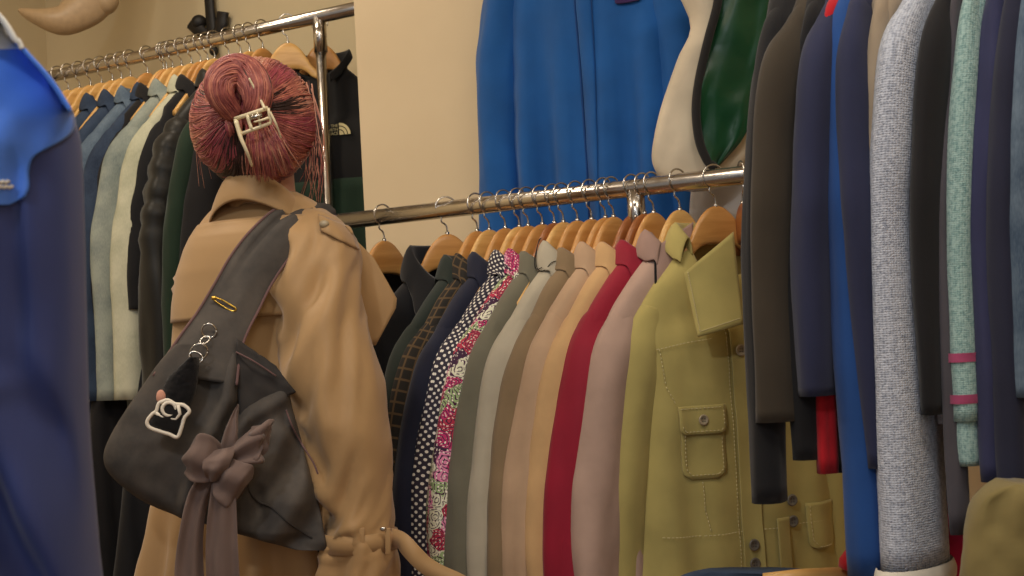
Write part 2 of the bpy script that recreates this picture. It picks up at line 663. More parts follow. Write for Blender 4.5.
class Garment:
    """local axes: +x towards the near shoulder, +y along the rail towards the viewer, z up; origin at the base of the neck"""

    def __init__(s, name, label, cat, pos, rz, mat, sw=0.2, L=0.68, t=0.04, slen=0.6, rx=0.06, ry=0.045, seed=0, fold=0.010, nf=5, group=None,
                 sleeves=(1, -1), flare=0.0, neck=0.066, sl_mat=None, cuff=None, hem=None, wr=0.006, puff=0, sy=0.0, vneck=0.05, sx=0.0, taper=0.8,
                 hem_mat=None, sy0=0.0):
        s.root = empty(name, pos, rz)
        tag(s.root, label, cat, group)
        s.seed, s.fold, s.nf, s.L, s.sw, s.t, s.puff, s.vneck = seed, fold, nf, L, sw, t, puff, vneck
        s.prof = [(0.0, neck, 0.034), (0.03, neck + 0.034, 0.036), (0.075, neck + 0.078, 0.036), (0.115, sw - 0.022, 0.034), (0.14, sw - 0.004, 0.034), (0.18, sw + 0.002, t * 0.9),
                  (0.24, sw - 0.006, t), (0.3, sw - 0.006, t), (L, sw - 0.008 + flare, t * 1.12)]
        NU, NV = 72, 46
        rings = []
        for j in range(NV + 1):
            d = L * (j / NV) ** 1.25
            rings.append([s.pt(2 * PI * i / NU, d) for i in range(NU)])
        mb = MB()
        mb.loft(rings)
        s.body = mb.build('body', mat, s.root, solid=0.003)
        s.mat = mat
        s.sl = []
        sx_near = sx
        for sd in sleeves:
            sx = sx_near if sd > 0 else sx_near * 0.25
            path = [(sw - 0.052, sy0, -0.125, 0.03, 0.018), (sw - 0.036, sy0 + sy * 0.1, -0.165, 0.046, ry * 0.75), (sw - 0.016 + sx * 0.1, sy0 + sy * 0.3, -0.23, rx, ry),
                    (sw - 0.004 + sx * 0.45, sy0 + sy * 0.6, -0.36, rx, ry), (sw - 0.002 + sx * 0.8, sy0 + sy * 0.85, -0.5, rx * 0.94, ry * 0.95), (sw + sx, sy0 + sy, -slen - 0.05, rx * taper, ry * taper)]
            pp = catmull(path, 40)
            NS = 28
            rr = []
            for j, (x, y, z, a, b) in enumerate(pp):
                q0, q1 = pp[max(j - 1, 0)], pp[min(j + 1, len(pp) - 1)]
                tg = Vector((q1[0] - q0[0], 0, q1[2] - q0[2])).normalized()
                ax = Vector((-tg.z, 0, tg.x))
                ring = []
                for k in range(NS):
                    th = 2 * PI * k / NS
                    w = wr * smooth(0, 0.15, j / 40) * (ns(math.cos(th) * 1.5 + seed, math.sin(th) * 1.5, z * 5 + seed * 3.1) * 1.2
                                                        + 0.5 * ns(math.cos(th) * 2.4, seed + math.sin(th) * 2.4, z * 14 + math.cos(th) * 1.5))
                    w += wr * 0.7 * smooth(0.1, 0.5, j / 40) * math.sin(th * 3 + seed * 2.3 + z * 3 + 1.5 * ns(z * 4, seed, 0.3))
                    if puff:
                        w += puff * (abs(math.sin(z * PI / 0.062)) - 0.5)
                    P = Vector((x, y, z)) + ax * (math.cos(th) * (a + w)) + Vector((0, 1, 0)) * (math.sin(th) * (b + w))
                    ring.append((P.x * sd, P.y, P.z))
                rr.append(ring if sd > 0 else ring[::-1])
            mb = MB()
            mb.loft(rr)
            so = mb.build('sleeve', sl_mat or mat, s.root, solid=0.003)
            s.sl.append((so, pp))
            if cuff:
                cm, ch, cs = cuff
                mb = MB()
                x, y, z, a, b = pp[-1]
                cr = []
                for j in range(9):
                    zz = z - ch * j / 8 + 0.006
                    k_ = cs + 0.08 * math.sin(PI * j / 8)
                    cr.append([((x + a * k_ * (1 + (0.03 if i % 2 else 0)) * math.cos(2 * PI * i / 40)) * sd, y + b * k_ * (1 + (0.03 if i % 2 else 0)) * math.sin(2 * PI * i / 40), zz) for i in range(40)])
                cr.append([(lerp(x * sd, p[0], 0.75), lerp(y, p[1], 0.75), p[2] + 0.004) for p in cr[-1]])
                mb.loft(cr)
                mb.build('cuff', cm, so)
        if hem:
            hm, hh, hb = hem
            hr = []
            for j in range(11):
                a = 2 * PI * j / 10
                hr.append([])
                for i in range(NU):
                    p = Vector(s.pt(2 * PI * i / NU, L))
                    o = Vector((p.x, p.y * 3, 0)).normalized()
                    hr[-1].append(tuple(p + o * (hb * math.cos(a)) + Vector((0, 0, -hh * 0.5 + hh * 0.5 * math.sin(a)))))
            mb = MB()
            mb.loft(hr)
            mb.build('hem_band', hm, s.root)

    def pt(s, th, d):
        w, t = interp(s.prof, d)
        c, si = math.cos(th), math.sin(th)
        x = w * cpow(c, 0.75)
        y = t * cpow(si, 0.75)
        k = smooth(0.1, s.L * 0.9, d)
        f = s.fold * k * math.sin(s.nf * PI * x / s.sw + s.seed * 1.7 + 1.2 * ns(x * 5, d * 2.2, s.seed)) + 0.012 * k * ns(x * 7 + s.seed, d * 3, si)
        f += 0.004 * ns(x * 22, d * 16, s.seed + 5 + si) * smooth(0.03, 0.15, d)
        if s.puff:
            f += math.copysign(s.puff * (abs(math.sin(d * PI / 0.075)) - 0.5), si) * smooth(0.05, 0.12, d)
        y += f * min(1, abs(si) * 2)
        z = -d
        if si > 0 and d < 0.06:
            z -= s.vneck * si * max(0, 1 - abs(x) / 0.12) * (1 - d / 0.06)
        return (x, y, z)

    def S(s, x, d):
        """front (+y) surface y at x and depth d below the neck"""
        w, t = interp(s.prof, d)
        q = max(-0.999, min(0.999, x / w))
        c = math.copysign(abs(q) ** (1 / 0.75), q)
        return s.pt(math.acos(c), d)[1]

    def surf(s, x, d, off=0.004):
        return Vector((x, s.S(x, d) + off, -d))

    def collar(s, mat, stand=0.03, fall=0.05, tip=0.09, out=0.03, front=165, stiff=0.0, name='collar', drop=0.05, wing=0.0):
        rings = [[], [], [], [], []]
        n = 48
        a0, b0 = 0.076, 0.044
        for i in range(n + 1):
            ph = math.radians(-front + 2 * front * i / n)
            fr = smooth(1.2, 2.9, abs(ph))
            ox, oy = math.sin(ph), -math.cos(ph)
            zin = -0.012 - drop * 0.8 * fr
            zf = stand - (stand + drop * 0.5) * fr
            pin = Vector((a0 * ox * 0.95, b0 * oy, zin))
            pf = Vector((a0 * ox * 1.02, b0 * oy * 1.05, zf))
            e = smooth(2.0, 2.75, abs(ph))
            f_ = lerp(fall, tip, e)
            ow = out + 0.02 * e
            pm = pf + Vector((ox * ow * 0.45, oy * ow * 0.5, -f_ * 0.25 + 0.004))
            pm2 = pf + Vector((ox * ow * 0.85 + math.copysign(wing * e * 0.5, ox), oy * ow * 0.8, -f_ * 0.65))
            po = pf + Vector((ox * ow + math.copysign(wing * e, ox), oy * ow, -f_))
            for q, p in enumerate((pin, pf, pm, pm2, po)):
                if q >= 2 and p.y > 0 and -p.z > 0.0:
                    dd = max(0.0, -p.z)
                    if abs(p.x) < interp(s.prof, dd)[0]:
                        p.y = max(p.y, s.S(p.x, dd) + 0.006 + 0.004 * (q == 3))
                if q >= 2:
                    rz_ = -max(0.0, (abs(p.x) - 0.066)) * 0.95
                    if abs(ph) < 2.3:
                        p.z = max(p.z, rz_ + 0.006) if abs(p.y) < 0.03 else p.z
                rings[q].append(p)
        mb = MB()
        mb.loft(rings, closed=False)
        o = mb.build(name, mat, s.root, solid=0.004, subsurf=1)
        return o, rings

    def patch(s, name, mat, x0, x1, d0, d1, off=0.004, rad=0.012, parent=None, thick=0.003, n=14, slant=0.0):
        """cloth patch (pocket, flap, label) lying on the front surface with rounded lower corners"""
        mb = MB()
        rows = []
        for j in range(n + 1):
            v = j / n
            d = lerp(d0, d1, v)
            dist = (d1 - d)
            ins = 0
            if dist < rad:
                ins = rad - math.sqrt(max(0, rad * rad - (rad - dist) ** 2))
            rows.append([s.surf(lerp(x0 - ins * (-1 if x0 < x1 else 1), x1 + ins * (-1 if x0 < x1 else 1), i / n), d + slant * i / n, off) for i in range(n + 1)])
        mb.loft(rows, closed=False)
        return mb.build(name, mat, parent or s.root, solid=thick)

    def stitches(s, mat, lines, name='stitching', off=0.006, dash=0.0045, gap=0.003, parent=None, r=0.0007):
        mb = MB()
        for ln in lines:
            pts = [Vector((a, b, 0)) for a, b in ln]
            for p, q in zip(pts, pts[1:]):
                L_ = (q - p).length
                k = 0.0
                while k + dash < L_:
                    a = p + (q - p) * (k / L_)
                    b = p + (q - p) * ((k + dash) / L_)
                    A, B = s.surf(a.x, a.y, off), s.surf(b.x, b.y, off)
                    mb.tube([A, B], r, 5)
                    k += dash + gap
        return mb.build(name, mat, parent or s.root)

    def button(s, x, d, mat, r=0.011, off=0.007, parent=None, thr=None):
        c = s.surf(x, d, off)
        mb = MB()
        prof = [(0.0, 0.001), (r * 0.55, 0.001), (r * 0.7, 0.0028), (r * 0.92, 0.0026), (r, 0.0008), (r * 0.9, -0.001)]
        rr = [[(c.x + max(q, 0.0002) * math.cos(2 * PI * k / 20), c.y + h, c.z + max(q, 0.0002) * math.sin(2 * PI * k / 20)) for k in range(20)] for q, h in prof]
        mb.loft(rr, True, True, False)
        o = mb.build('button', mat, parent or s.root)
        if thr:
            mb = MB()
            for a, b in ((-1, -1), (1, 1), (-1, 1), (1, -1)):
                mb.ball(c + Vector((a * r * 0.22, 0.0016, b * r * 0.22)), r * 0.11, 0.0006, r * 0.11, 8, 6)
            mb.build('buttonhole', thr, o)
        return o


NRZ = math.atan2(N.y, N.x)
# ------------------------------------------------------------------ fabrics
FB = {
    'black': fabric('black_wool', (24, 22, 24)),
    'black2': fabric('black_cotton', (20, 20, 24)),
    'darkgreen': fabric('dark_green_cotton', (38, 46, 42)),
    'navy': fabric('navy_cotton', (30, 33, 52)),
    'grey_olive': fabric('grey_olive_cotton', (112, 108, 92)),
    'light_grey': fabric('pale_grey_linen', (182, 172, 152)),
    'taupe': fabric('taupe_cotton', (136, 114, 86)),
    'beige_pink': fabric('rosy_beige_cotton', (188, 156, 126)),
    'sand': fabric('sand_cotton', (204, 164, 116)),
    'burgundy': fabric('crimson_cotton', (150, 24, 48), 0.7),
    'mauve': fabric('mauve_suede', (186, 156, 140), 0.9),
    'mauve_d': fabric('mauve_suede_collar', (166, 136, 124), 0.9),
    'khaki': fabric('yellow_olive_twill', (184, 168, 102)),
    'khaki_in': fabric('olive_twill_inside', (150, 124, 66)),
    'thread': fabric('pale_thread', (226, 214, 164), var=0.03),
    'piping': fabric('black_piping', (18, 16, 18)),
    'dots': dots_mat('navy_white_dots', (40, 34, 52), (232, 226, 216)),
    'floral': floral_mat('pink_paisley_print'),
    'plaid': plaid_mat('dark_brown_plaid', (34, 30, 26), (92, 72, 48)),
    'label': fabric('white_label', (226, 222, 214), var=0.03),
    'button': plastic('horn_button', (176, 160, 132), 0.35),
    'button_g': plastic('smoky_button', (112, 106, 96), 0.3),
    'hole': plastic('dark_holes', (40, 34, 28), 0.6),
    'blue': fabric('azure_track_cotton', (24, 88, 158), 0.75),
    'blue_in': fabric('azure_lining', (20, 66, 128), 0.8),
    'purple': fabric('plum_lining', (66, 44, 92)),
    'white': fabric('cream_nylon', (214, 198, 172), 0.6),
    'pale': fabric('pale_grey_nylon', (186, 180, 176), 0.6),
    'green_sat': fabric('bottle_green_satin', (20, 66, 38), 0.32, bump=0.05),
    'rib_dk': fabric('charcoal_rib', (36, 34, 34)),
    'olive_dk': fabric('dark_olive_fleece', (62, 54, 44)),
    'navy_sw': fabric('navy_sweatshirt', (40, 44, 72)),
    'royal': fabric('royal_blue_fleece', (30, 70, 132)),
    'red': fabric('scarlet_cotton', (176, 22, 34)),
    'magenta': fabric('magenta_cotton', (202, 40, 96)),
    'tan': fabric('stone_cotton', (150, 134, 114)),
    'knit': knit('marled_grey_knit', (142, 148, 164), (190, 195, 208)),
    'rib_grey': fabric('grey_rib', (150, 152, 160)),
    'cream_hem': fabric('cream_jersey', (222, 214, 198)),
    'black_sw': fabric('black_sweatshirt', (26, 25, 28)),
    'charcoal': fabric('charcoal_jersey', (78, 74, 80)),
    'teal': knit('pale_teal_knit', (112, 146, 146), (160, 188, 184), 260.0, 0.5),
    'rose': fabric('rose_stripe', (170, 74, 112)),
    'indigo': fabric('indigo_jersey', (50, 52, 84)),
    'navy_blk': fabric('blue_black_jersey', (34, 36, 56)),
    'olive_p': fabric('olive_drape_cotton', (122, 108, 66)),
    'denim_d': denim('dark_denim', (36, 46, 66), (62, 76, 98)),
    'denim_m': denim('mid_denim', (62, 78, 98), (110, 126, 142)),
    'denim_l': denim('washed_denim', (106, 118, 118), (160, 166, 156)),
    'denim_p': denim('pale_green_denim', (164, 166, 142), (204, 202, 178)),
    'puffer': fabric('black_puffer_nylon', (32, 30, 26), 0.45, bump=0.05),
    'green': fabric('forest_green_fleece', (26, 46, 32)),
    'fleece': fabric('black_fleece', (26, 25, 25)),
    'logo': fabric('cream_embroidery', (214, 200, 150), var=0.03),
}
JK = 'jackets hanging on the lower rail'
HG = 'wooden hangers on the lower rail'


def low(px):
    return line_at_px(LA, LU, px) - Vector((0, 0, HDROP))


def rz(yaw):
    return NRZ + math.radians(yaw)


# ------------------------------------------------------------------ lower rail
YW = -20
spec = [
    # px, yaw, mat, label, cat, kwargs, collar kwargs, wood
    (383, -20, 'black', 'black jacket nearest the trench coat on the lower rail', dict(sw=0.19, L=0.7, seed=1), dict(fall=0.065, tip=0.070, wing=0.03, front=152), 'wood_mid'),
    (446, -44, 'black2', 'black jacket with a tall pointed collar, second from the trench coat on the lower rail', dict(sw=0.215, L=0.72, seed=2), dict(stand=0.06, fall=0.075, tip=0.100, wing=0.03, front=152), 'wood_mid'),
    (476, YW, 'darkgreen', 'very dark green jacket left of the plaid shirt on the lower rail', dict(sw=0.2, L=0.7, seed=3), dict(stand=0.03, fall=0.075, tip=0.080, wing=0.03, front=152), 'wood_mid'),
    (488, YW, 'plaid', 'dark brown plaid shirt between the dark green and the navy jackets', dict(sw=0.195, L=0.7, seed=4), dict(stand=0.03, fall=0.070, tip=0.070, wing=0.03, front=152), 'wood_pale'),
    (504, YW, 'navy', 'dark navy jacket just left of the white dotted blouse', dict(sw=0.2, L=0.72, seed=6, ry=0.04), dict(stand=0.03, fall=0.070, tip=0.080, wing=0.03, front=152), 'wood_mid'),
    (527, YW - 3, 'dots', 'blouse in white dots on dark navy, left of the paisley print', dict(sw=0.2, L=0.7, seed=7, ry=0.035), dict(stand=0.03, fall=0.07, tip=0.09, wing=0.03, front=152), 'wood_mid'),
    (541, YW - 3, 'floral', 'blouse in pink, green and white paisley print', dict(sw=0.2, L=0.7, seed=17, ry=0.035), dict(stand=0.03, fall=0.07, tip=0.09, wing=0.03, front=152), 'wood_mid'),
    (553, YW, 'grey_olive', 'grey olive jacket just right of the paisley blouse', dict(sw=0.2, L=0.72, seed=8, ry=0.036), dict(stand=0.02, fall=0.065, tip=0.070, wing=0.03, front=152), 'wood_red'),
    (576, YW - 2, 'light_grey', 'pale grey jacket with dark line drawing on its collar', dict(sw=0.2, L=0.74, seed=9, ry=0.04), dict(stand=0.04, fall=0.075, tip=0.085, wing=0.03, front=152), 'wood_mid'),
    (590, YW + 2, 'taupe', 'brown taupe jacket just right of the pale grey jacket', dict(sw=0.195, L=0.72, seed=10, ry=0.04), dict(stand=0.02, fall=0.065, tip=0.060, wing=0.03, front=152), 'wood_mid'),
    (612, YW - 1, 'beige_pink', 'rosy beige jacket between the taupe and the sand jackets', dict(sw=0.205, L=0.74, seed=11), dict(stand=0.03, fall=0.075, tip=0.070, wing=0.03, front=152), 'wood_mid'),
    (632, YW - 1, 'sand', 'sand coloured jacket just left of the crimson jacket', dict(sw=0.2, L=0.74, seed=12), dict(stand=0.025, fall=0.070, tip=0.070, wing=0.03, front=152), 'wood_red'),
    (652, YW - 1, 'burgundy', 'crimson jacket hanging on the lower rail', dict(sw=0.205, L=0.74, seed=13), dict(stand=0.025, fall=0.070, tip=0.070, wing=0.03, front=152), 'wood_mid'),
    (678, YW - 4, 'mauve', 'mauve suede jacket with black piping on its collar', dict(sw=0.205, L=0.74, seed=14), dict(stand=0.04, fall=0.06, tip=0.05, out=0.03, mat='mauve_d', front=115), 'wood_pale'),
]
for i, (px, yaw, mat, label, kw, ck, wd) in enumerate(spec):
    kw = dict(kw)
    if 'sl_mat' in kw:
        kw['sl_mat'] = FB[kw['sl_mat']]
    kw.setdefault('ry', 0.042)
    p = low(px)
    g = Garment('blouse' if mat in ('floral', 'dots') else 'shirt' if mat == 'plaid' else 'jacket', label, 'blouse' if mat in ('floral', 'dots') else 'shirt' if mat == 'plaid' else 'jacket',
                p, rz(yaw), FB[mat], slen=0.62, sx=lerp(0.1, 0.07, (px - 383) / 300), flare=lerp(0.06, 0.045, (px - 383) / 300), sy=0.0, group=JK, **kw)
    cm = ck.pop('mat', mat)
    col, rings = g.collar(FB[cm], **ck)
    if mat == 'mauve':
        MAUVE = g
    if mat == 'light_grey':
        mb = MB()
        for k, (a, b) in enumerate(((28, 38), (30, 40), (33, 43))):
            pts = []
            for q in range(a, b):
                t = (q - a) / (b - a)
                P = Vector(rings[3][q]).lerp(Vector(rings[2][q]), 0.5 + 0.9 * math.sin(t * 5 + k))
                o_ = Vector((P.x, P.y * 2, 0)).normalized()
                pts.append(P + o_ * 0.004)
            mb.tube(catmull(pts, 30), 0.0009, 6)
        mb.build('line_drawing', FB['piping'], col)
    if mat == 'darkgreen':
        pass
    hanger(p, rz(yaw), wd, 'wooden hanger holding the ' + {'black': 'black jacket nearest the trench coat', 'black2': 'black jacket with the tall pointed collar', 'darkgreen': 'very dark green jacket', 'plaid': 'dark plaid shirt', 'navy': 'dark navy jacket on the lower rail', 'floral': 'pink paisley blouse', 'dots': 'white dotted blouse', 'grey_olive': 'grey olive jacket', 'light_grey': 'pale grey jacket', 'taupe': 'brown taupe jacket', 'beige_pink': 'rosy beige jacket', 'sand': 'sand coloured jacket', 'burgundy': 'crimson jacket', 'mauve': 'mauve suede jacket'}[mat], HG)

# --- the yellow olive jacket, the fullest view on the lower rail
p = low(714)
yrz = rz(-40)
Y = Garment('utility_jacket', 'yellow olive utility jacket with pale stitching and flap pocket, rightmost on the lower rail', 'jacket', p, yrz, FB['khaki'],
            sw=0.2, L=0.7, t=0.06, slen=0.66, rx=0.058, ry=0.038, sy0=0.006, seed=21, fold=0.007, nf=4, group=JK, sx=0.06, flare=0.055, vneck=0.15, wr=0.004)
ycol, yr = Y.collar(FB['khaki'], stand=0.05, fall=0.06, tip=0.05, out=0.035, front=115, drop=0.05)


def make_lobe(G, corners, deps, mat, edge_paths, edge_mat, dashed=True):
    """a turned-down collar point: a bulged cloth flap kept just in front of the garment's own body"""
    bv = bvh_of(G.body)
    cA, cB, cC, cD = corners

    def lobe(u_, v_, off=0.0):
        tx = lerp(lerp(cA[0], cB[0], u_), lerp(cD[0], cC[0], u_), v_)
        ty = lerp(lerp(cA[1], cB[1], u_), lerp(cD[1], cC[1], u_), v_)
        d_ = (un(tx, ty, 1) - CP).normalized()
        dep = lerp(lerp(deps[0], deps[1], u_), lerp(deps[3], deps[2], u_), v_)
        h_ = bv.ray_cast(CP, d_)
        q_ = un(tx, ty, dep)
        if h_[0] is not None and (h_[0] - CP).length - 0.006 < (q_ - CP).length:
            q_ = CP + d_ * ((h_[0] - CP).length - 0.006)
        return q_ - d_ * (off + 0.008 * math.sin(PI * u_) * (1 - 0.4 * v_))

    mb = MB()
    mb.loft([[lobe(i / 16, j / 16) for i in range(17)] for j in range(17)], closed=False)
    o = mb.build('collar_point', mat, G.root, world=True, solid=0.005)
    mb = MB()
    for (a, b) in edge_paths:
        if dashed:
            for k in range(24):
                t0, t1 = k / 24, (k + 0.62) / 24
                mb.tube([lobe(lerp(a[0], b[0], t), lerp(a[1], b[1], t), 0.0035) for t in (t0, t1)], 0.0009, 5)
        else:
            mb.tube([lobe(lerp(a[0], b[0], k / 14), lerp(a[1], b[1], k / 14), 0.002) for k in range(15)], 0.0024, 8)
    mb.build('collar_stitching' if dashed else 'piping', edge_mat, o, world=True)


make_lobe(Y, ((733, 232), (684, 273), (698, 337), (743, 324)), (2.43, 2.40, 2.372, 2.385), FB['khaki'], (((0.93, 0.03), (0.93, 0.93)), ((0.93, 0.93), (0.04, 0.93))), FB['thread'])
make_lobe(MAUVE, ((693, 222), (655, 248), (656, 290), (690, 276)), (2.53, 2.50, 2.47, 2.49), FB['mauve_d'], (((1.0, 0.0), (1.0, 0.95)), ((1.0, 0.95), (0.6, 1.0))), FB['piping'], False)
# yoke seam, dart, waist seams
Y.stitches(FB['thread'], [[(0.17, 0.2), (0.11, 0.19), (0.06, 0.185)], [(0.098, 0.45), (0.096, 0.5), (0.088, 0.545)],
                          [(0.185, 0.545), (0.1, 0.55), (-0.19, 0.545)], [(0.185, 0.62), (0.1, 0.623), (0.02, 0.62)], [(0.165, 0.2), (0.158, 0.27), (0.142, 0.305)],
                          [(0.03, 0.13), (0.03, 0.65)]])
pk = Y.patch('pocket', FB['khaki'], 0.135, 0.05, 0.315, 0.445, 0.004, 0.018)
fl = Y.patch('pocket_flap', FB['khaki'], 0.14, 0.046, 0.308, 0.362, 0.009, 0.014, parent=pk)
Y.stitches(FB['thread'], [[(0.129, 0.362), (0.128, 0.425), (0.118, 0.437), (0.068, 0.437), (0.057, 0.427), (0.057, 0.365)]], parent=pk, off=0.0085)
Y.stitches(FB['thread'], [[(0.136, 0.313), (0.05, 0.313)], [(0.135, 0.346), (0.128, 0.356), (0.058, 0.356), (0.052, 0.346), (0.051, 0.315)]], parent=pk, off=0.0125, name='flap_stitching')
Y.button(0.093, 0.335, FB['button'], 0.0105, 0.0135, parent=pk, thr=FB['hole'])
pl = Y.patch('placket', FB['khaki'], 0.022, -0.018, 0.16, 0.695, 0.006, 0.004, n=30)
for d in (0.21, 0.575, 0.61):
    Y.button(0.004, d, FB['button_g'] if d > 0.3 else FB['button'], 0.0115, 0.012, parent=pl, thr=FB['hole'])
Y.patch('waist_tab', FB['khaki'], -0.045, -0.075, 0.53, 0.63, 0.006, 0.01)
for d in (0.5, 0.54):
    Y.button(-0.085, d, FB['button_g'], 0.0115, 0.008, thr=FB['hole'])
hp = Y.patch('hip_pocket', FB['khaki'], -0.12, -0.19, 0.51, 0.6, 0.005, 0.02)
Y.stitches(FB['thread'], [[(-0.126, 0.515), (-0.127, 0.58), (-0.14, 0.594), (-0.18, 0.594)]], parent=hp, off=0.0095)
hp2 = Y.patch('hip_pocket', FB['khaki'], 0.17, 0.06, 0.635, 0.69, 0.005, 0.004)
# inside of the back neck with its label
mb = MB()
rows = []
for j in range(8):
    d = 0.012 + 0.12 * j / 7
    w, t = interp(Y.prof, d)
    rows.append([(w * 0.93 * (k / 10 - 1), -t * 0.55, -d + 0.01) for k in range(21)])
mb.loft(rows, closed=False)
ins = mb.build('inside_yoke', FB['khaki_in'], Y.root, solid=0.002)
mb = MB()
mb.box((-0.012, -0.012, -0.05), (0.03, 0, 0), (0, 0.0008, 0), (0, 0, 0.008))
mb.box((-0.03, -0.012, -0.085), (0.012, 0, 0), (0, 0.0008, 0), (0, 0, 0.012))
mb.build('label', FB['label'], ins)
hanger(p, yrz, 'wood_mid', 'wooden hanger holding the yellow olive utility jacket', HG)
hanger(low(741), rz(35), 'wood_red', 'wooden hanger at the right end, beside the dark olive sweater', HG)
for px, w_, lb in ((518, 'wood_pale', 'bare wooden hanger left of the white dotted blouse'), (562, 'wood_pale', 'bare pale wooden hanger left of the pale grey jacket'),
                   (643, 'wood_red', 'bare dark wooden hanger left of the crimson jacket'), (604, 'wood_mid', 'bare wooden hanger right of the brown taupe jacket')):
    hanger(low(px), rz(-22), w_, lb, HG)

# ------------------------------------------------------------------ upper rail
def upp(px):
    return line_at_px(UA, UU, px) - Vector((0, 0, HDROP))


UJ = 'jackets hanging on the upper rail'
UH = 'wooden hangers on the upper rail'
NUP = math.atan2(-UU.x, UU.y)
uspec = [
    (112, 'denim_d', 'dark denim jacket, first on the upper rail beside the blue jacket', dict(L=0.75, seed=31)),
    (130, 'denim_d', 'dark denim jacket, second along the upper rail from the blue jacket', dict(L=1.02, seed=32)),
    (147, 'denim_m', 'mid blue denim jacket with worn seams on the upper rail', dict(L=1.02, seed=33)),
    (163, 'denim_d', 'dark denim jacket just left of the washed grey denim jacket', dict(L=1.0, seed=37)),
    (181, 'denim_l', 'washed grey denim jacket left of the pale green jacket', dict(L=1.02, seed=34)),
    (200, 'denim_p', 'pale green denim jacket left of the black puffer jacket', dict(L=0.96, seed=35)),
    (228, 'puffer', 'black quilted puffer jacket left of the pink-haired person', dict(L=1.0, seed=36, puff=0.01, t=0.06, ry=0.055)),
    (249, 'green', 'forest green jacket behind the pink-haired person', dict(L=1.0, seed=38)),
]
for i, (px, mat, label, kw) in enumerate(uspec):
    p = upp(px)
    r_ = NUP + math.radians(-14)
    kw.setdefault('ry', 0.042)
    g = Garment('denim_jacket' if 'denim' in mat else 'coat' if 'coat' in label else 'jacket', label, 'jacket' if 'coat' not in label else 'coat', p, r_, FB[mat], sw=0.2, slen=0.84, sx=0.06, flare=0.03, group=UJ, **kw)
    c_, _r = g.collar(FB[mat], stand=0.035, fall=0.06, tip=0.09)
    if 'denim' in mat:
        g.stitches(FB['thread'], [[(0.18, 0.15), (0.02, 0.15)], [(0.12, 0.16), (0.09, 0.4)], [(0.15, 0.16), (0.14, 0.4)]], dash=0.006, gap=0.004)
        cm = MB()
    hanger(p, r_, ('wood_pale', 'wood_mid')[i % 3 == 2], 'wooden hanger holding the ' + label.split(',')[0] + (' nearest the blue jacket' if px == 112 else ' second from the blue jacket' if px == 130 else ''), UH)
for px, lb in ((58, 'bare wooden hanger at the far left of the upper rail'), (68, 'bare wooden hanger second along the upper rail'), (79, 'bare wooden hanger third along the upper rail'),
               (90, 'bare wooden hanger fourth along the upper rail'), (101, 'bare wooden hanger left of the first dark denim jacket'),
               (121, 'bare wooden hanger between the first two dark denim jackets'), (172, 'bare wooden hanger left of the washed grey denim jacket'),
               (191, 'bare wooden hanger left of the pale green denim jacket'), (214, 'bare wooden hanger left of the black puffer jacket'),
               (240, 'bare wooden hanger right of the black puffer jacket')):
    hanger(upp(px), NUP - math.radians(14), 'wood_pale', lb, UH)
hanger(upp(287), NUP - math.radians(55), 'wood_pale', 'large pale wooden hanger right of the pink hair', UH)
# long dark coats lower down below the denim
for i, (px, lb) in enumerate(((166, 'long black coat hanging lowest at the left, beside the shoulder bag'), (207, 'long black coat behind the left end of the shoulder bag'), (262, 'long black coat behind the pink hair and the bag strap'))):
    cp_ = upp(px)
    gg = Garment('coat', lb, 'coat', cp_, NUP + math.radians(-14), FB[('black', 'black2', 'black')[i]], sw=0.18, L=1.66, slen=0.6, t=0.05, flare=0.24, sx=0.06, seed=90 + i, group=UJ)
    gg.collar(FB['black'])
    hanger(cp_, NUP + math.radians(-14), 'wood_mid', 'wooden hanger holding the ' + lb, UH)

# the black fleece with the half-dome emblem, at the end of the rail and turned to the front
p = upp(303) - N * 0.075
frz = NUP + math.radians(-75)
FL = Garment('fleece_jacket', 'black fleece jacket with a cream half dome emblem, behind the chrome post', 'jacket', p, frz, FB['fleece'], sw=0.21, L=0.95, t=0.06, slen=0.6, rx=0.065, ry=0.06, seed=41, group=UJ, vneck=0.03)
FL.collar(FB['fleece'], stand=0.055, fall=0.03, tip=0.03, out=0.012, front=150)
hanger(p, frz, 'wood_mid', 'wooden hanger holding the black fleece jacket with the emblem', UH)
FL.patch('green_panel', FB['green'], 0.1, -0.19, 0.32, 0.94, 0.006, 0.0, n=20)


def text(body, size, name, mat, parent, mtx, ext=0.0006):
    cu = bpy.data.curves.new(name, 'FONT')
    cu.body = body
    cu.size = size
    cu.extrude = ext
    cu.align_x = 'RIGHT'
    o = bpy.data.objects.new(name, cu)
    COL.objects.link(o)
    dg = bpy.context.evaluated_depsgraph_get()
    me = bpy.data.meshes.new_from_object(o.evaluated_get(dg))
    bpy.data.objects.remove(o)
    me.name = name
    me.materials.clear()
    me.materials.append(mat)
    me.transform(mtx)
    ob = bpy.data.objects.new(name, me)
    COL.objects.link(ob)
    ob.parent = parent
    return ob


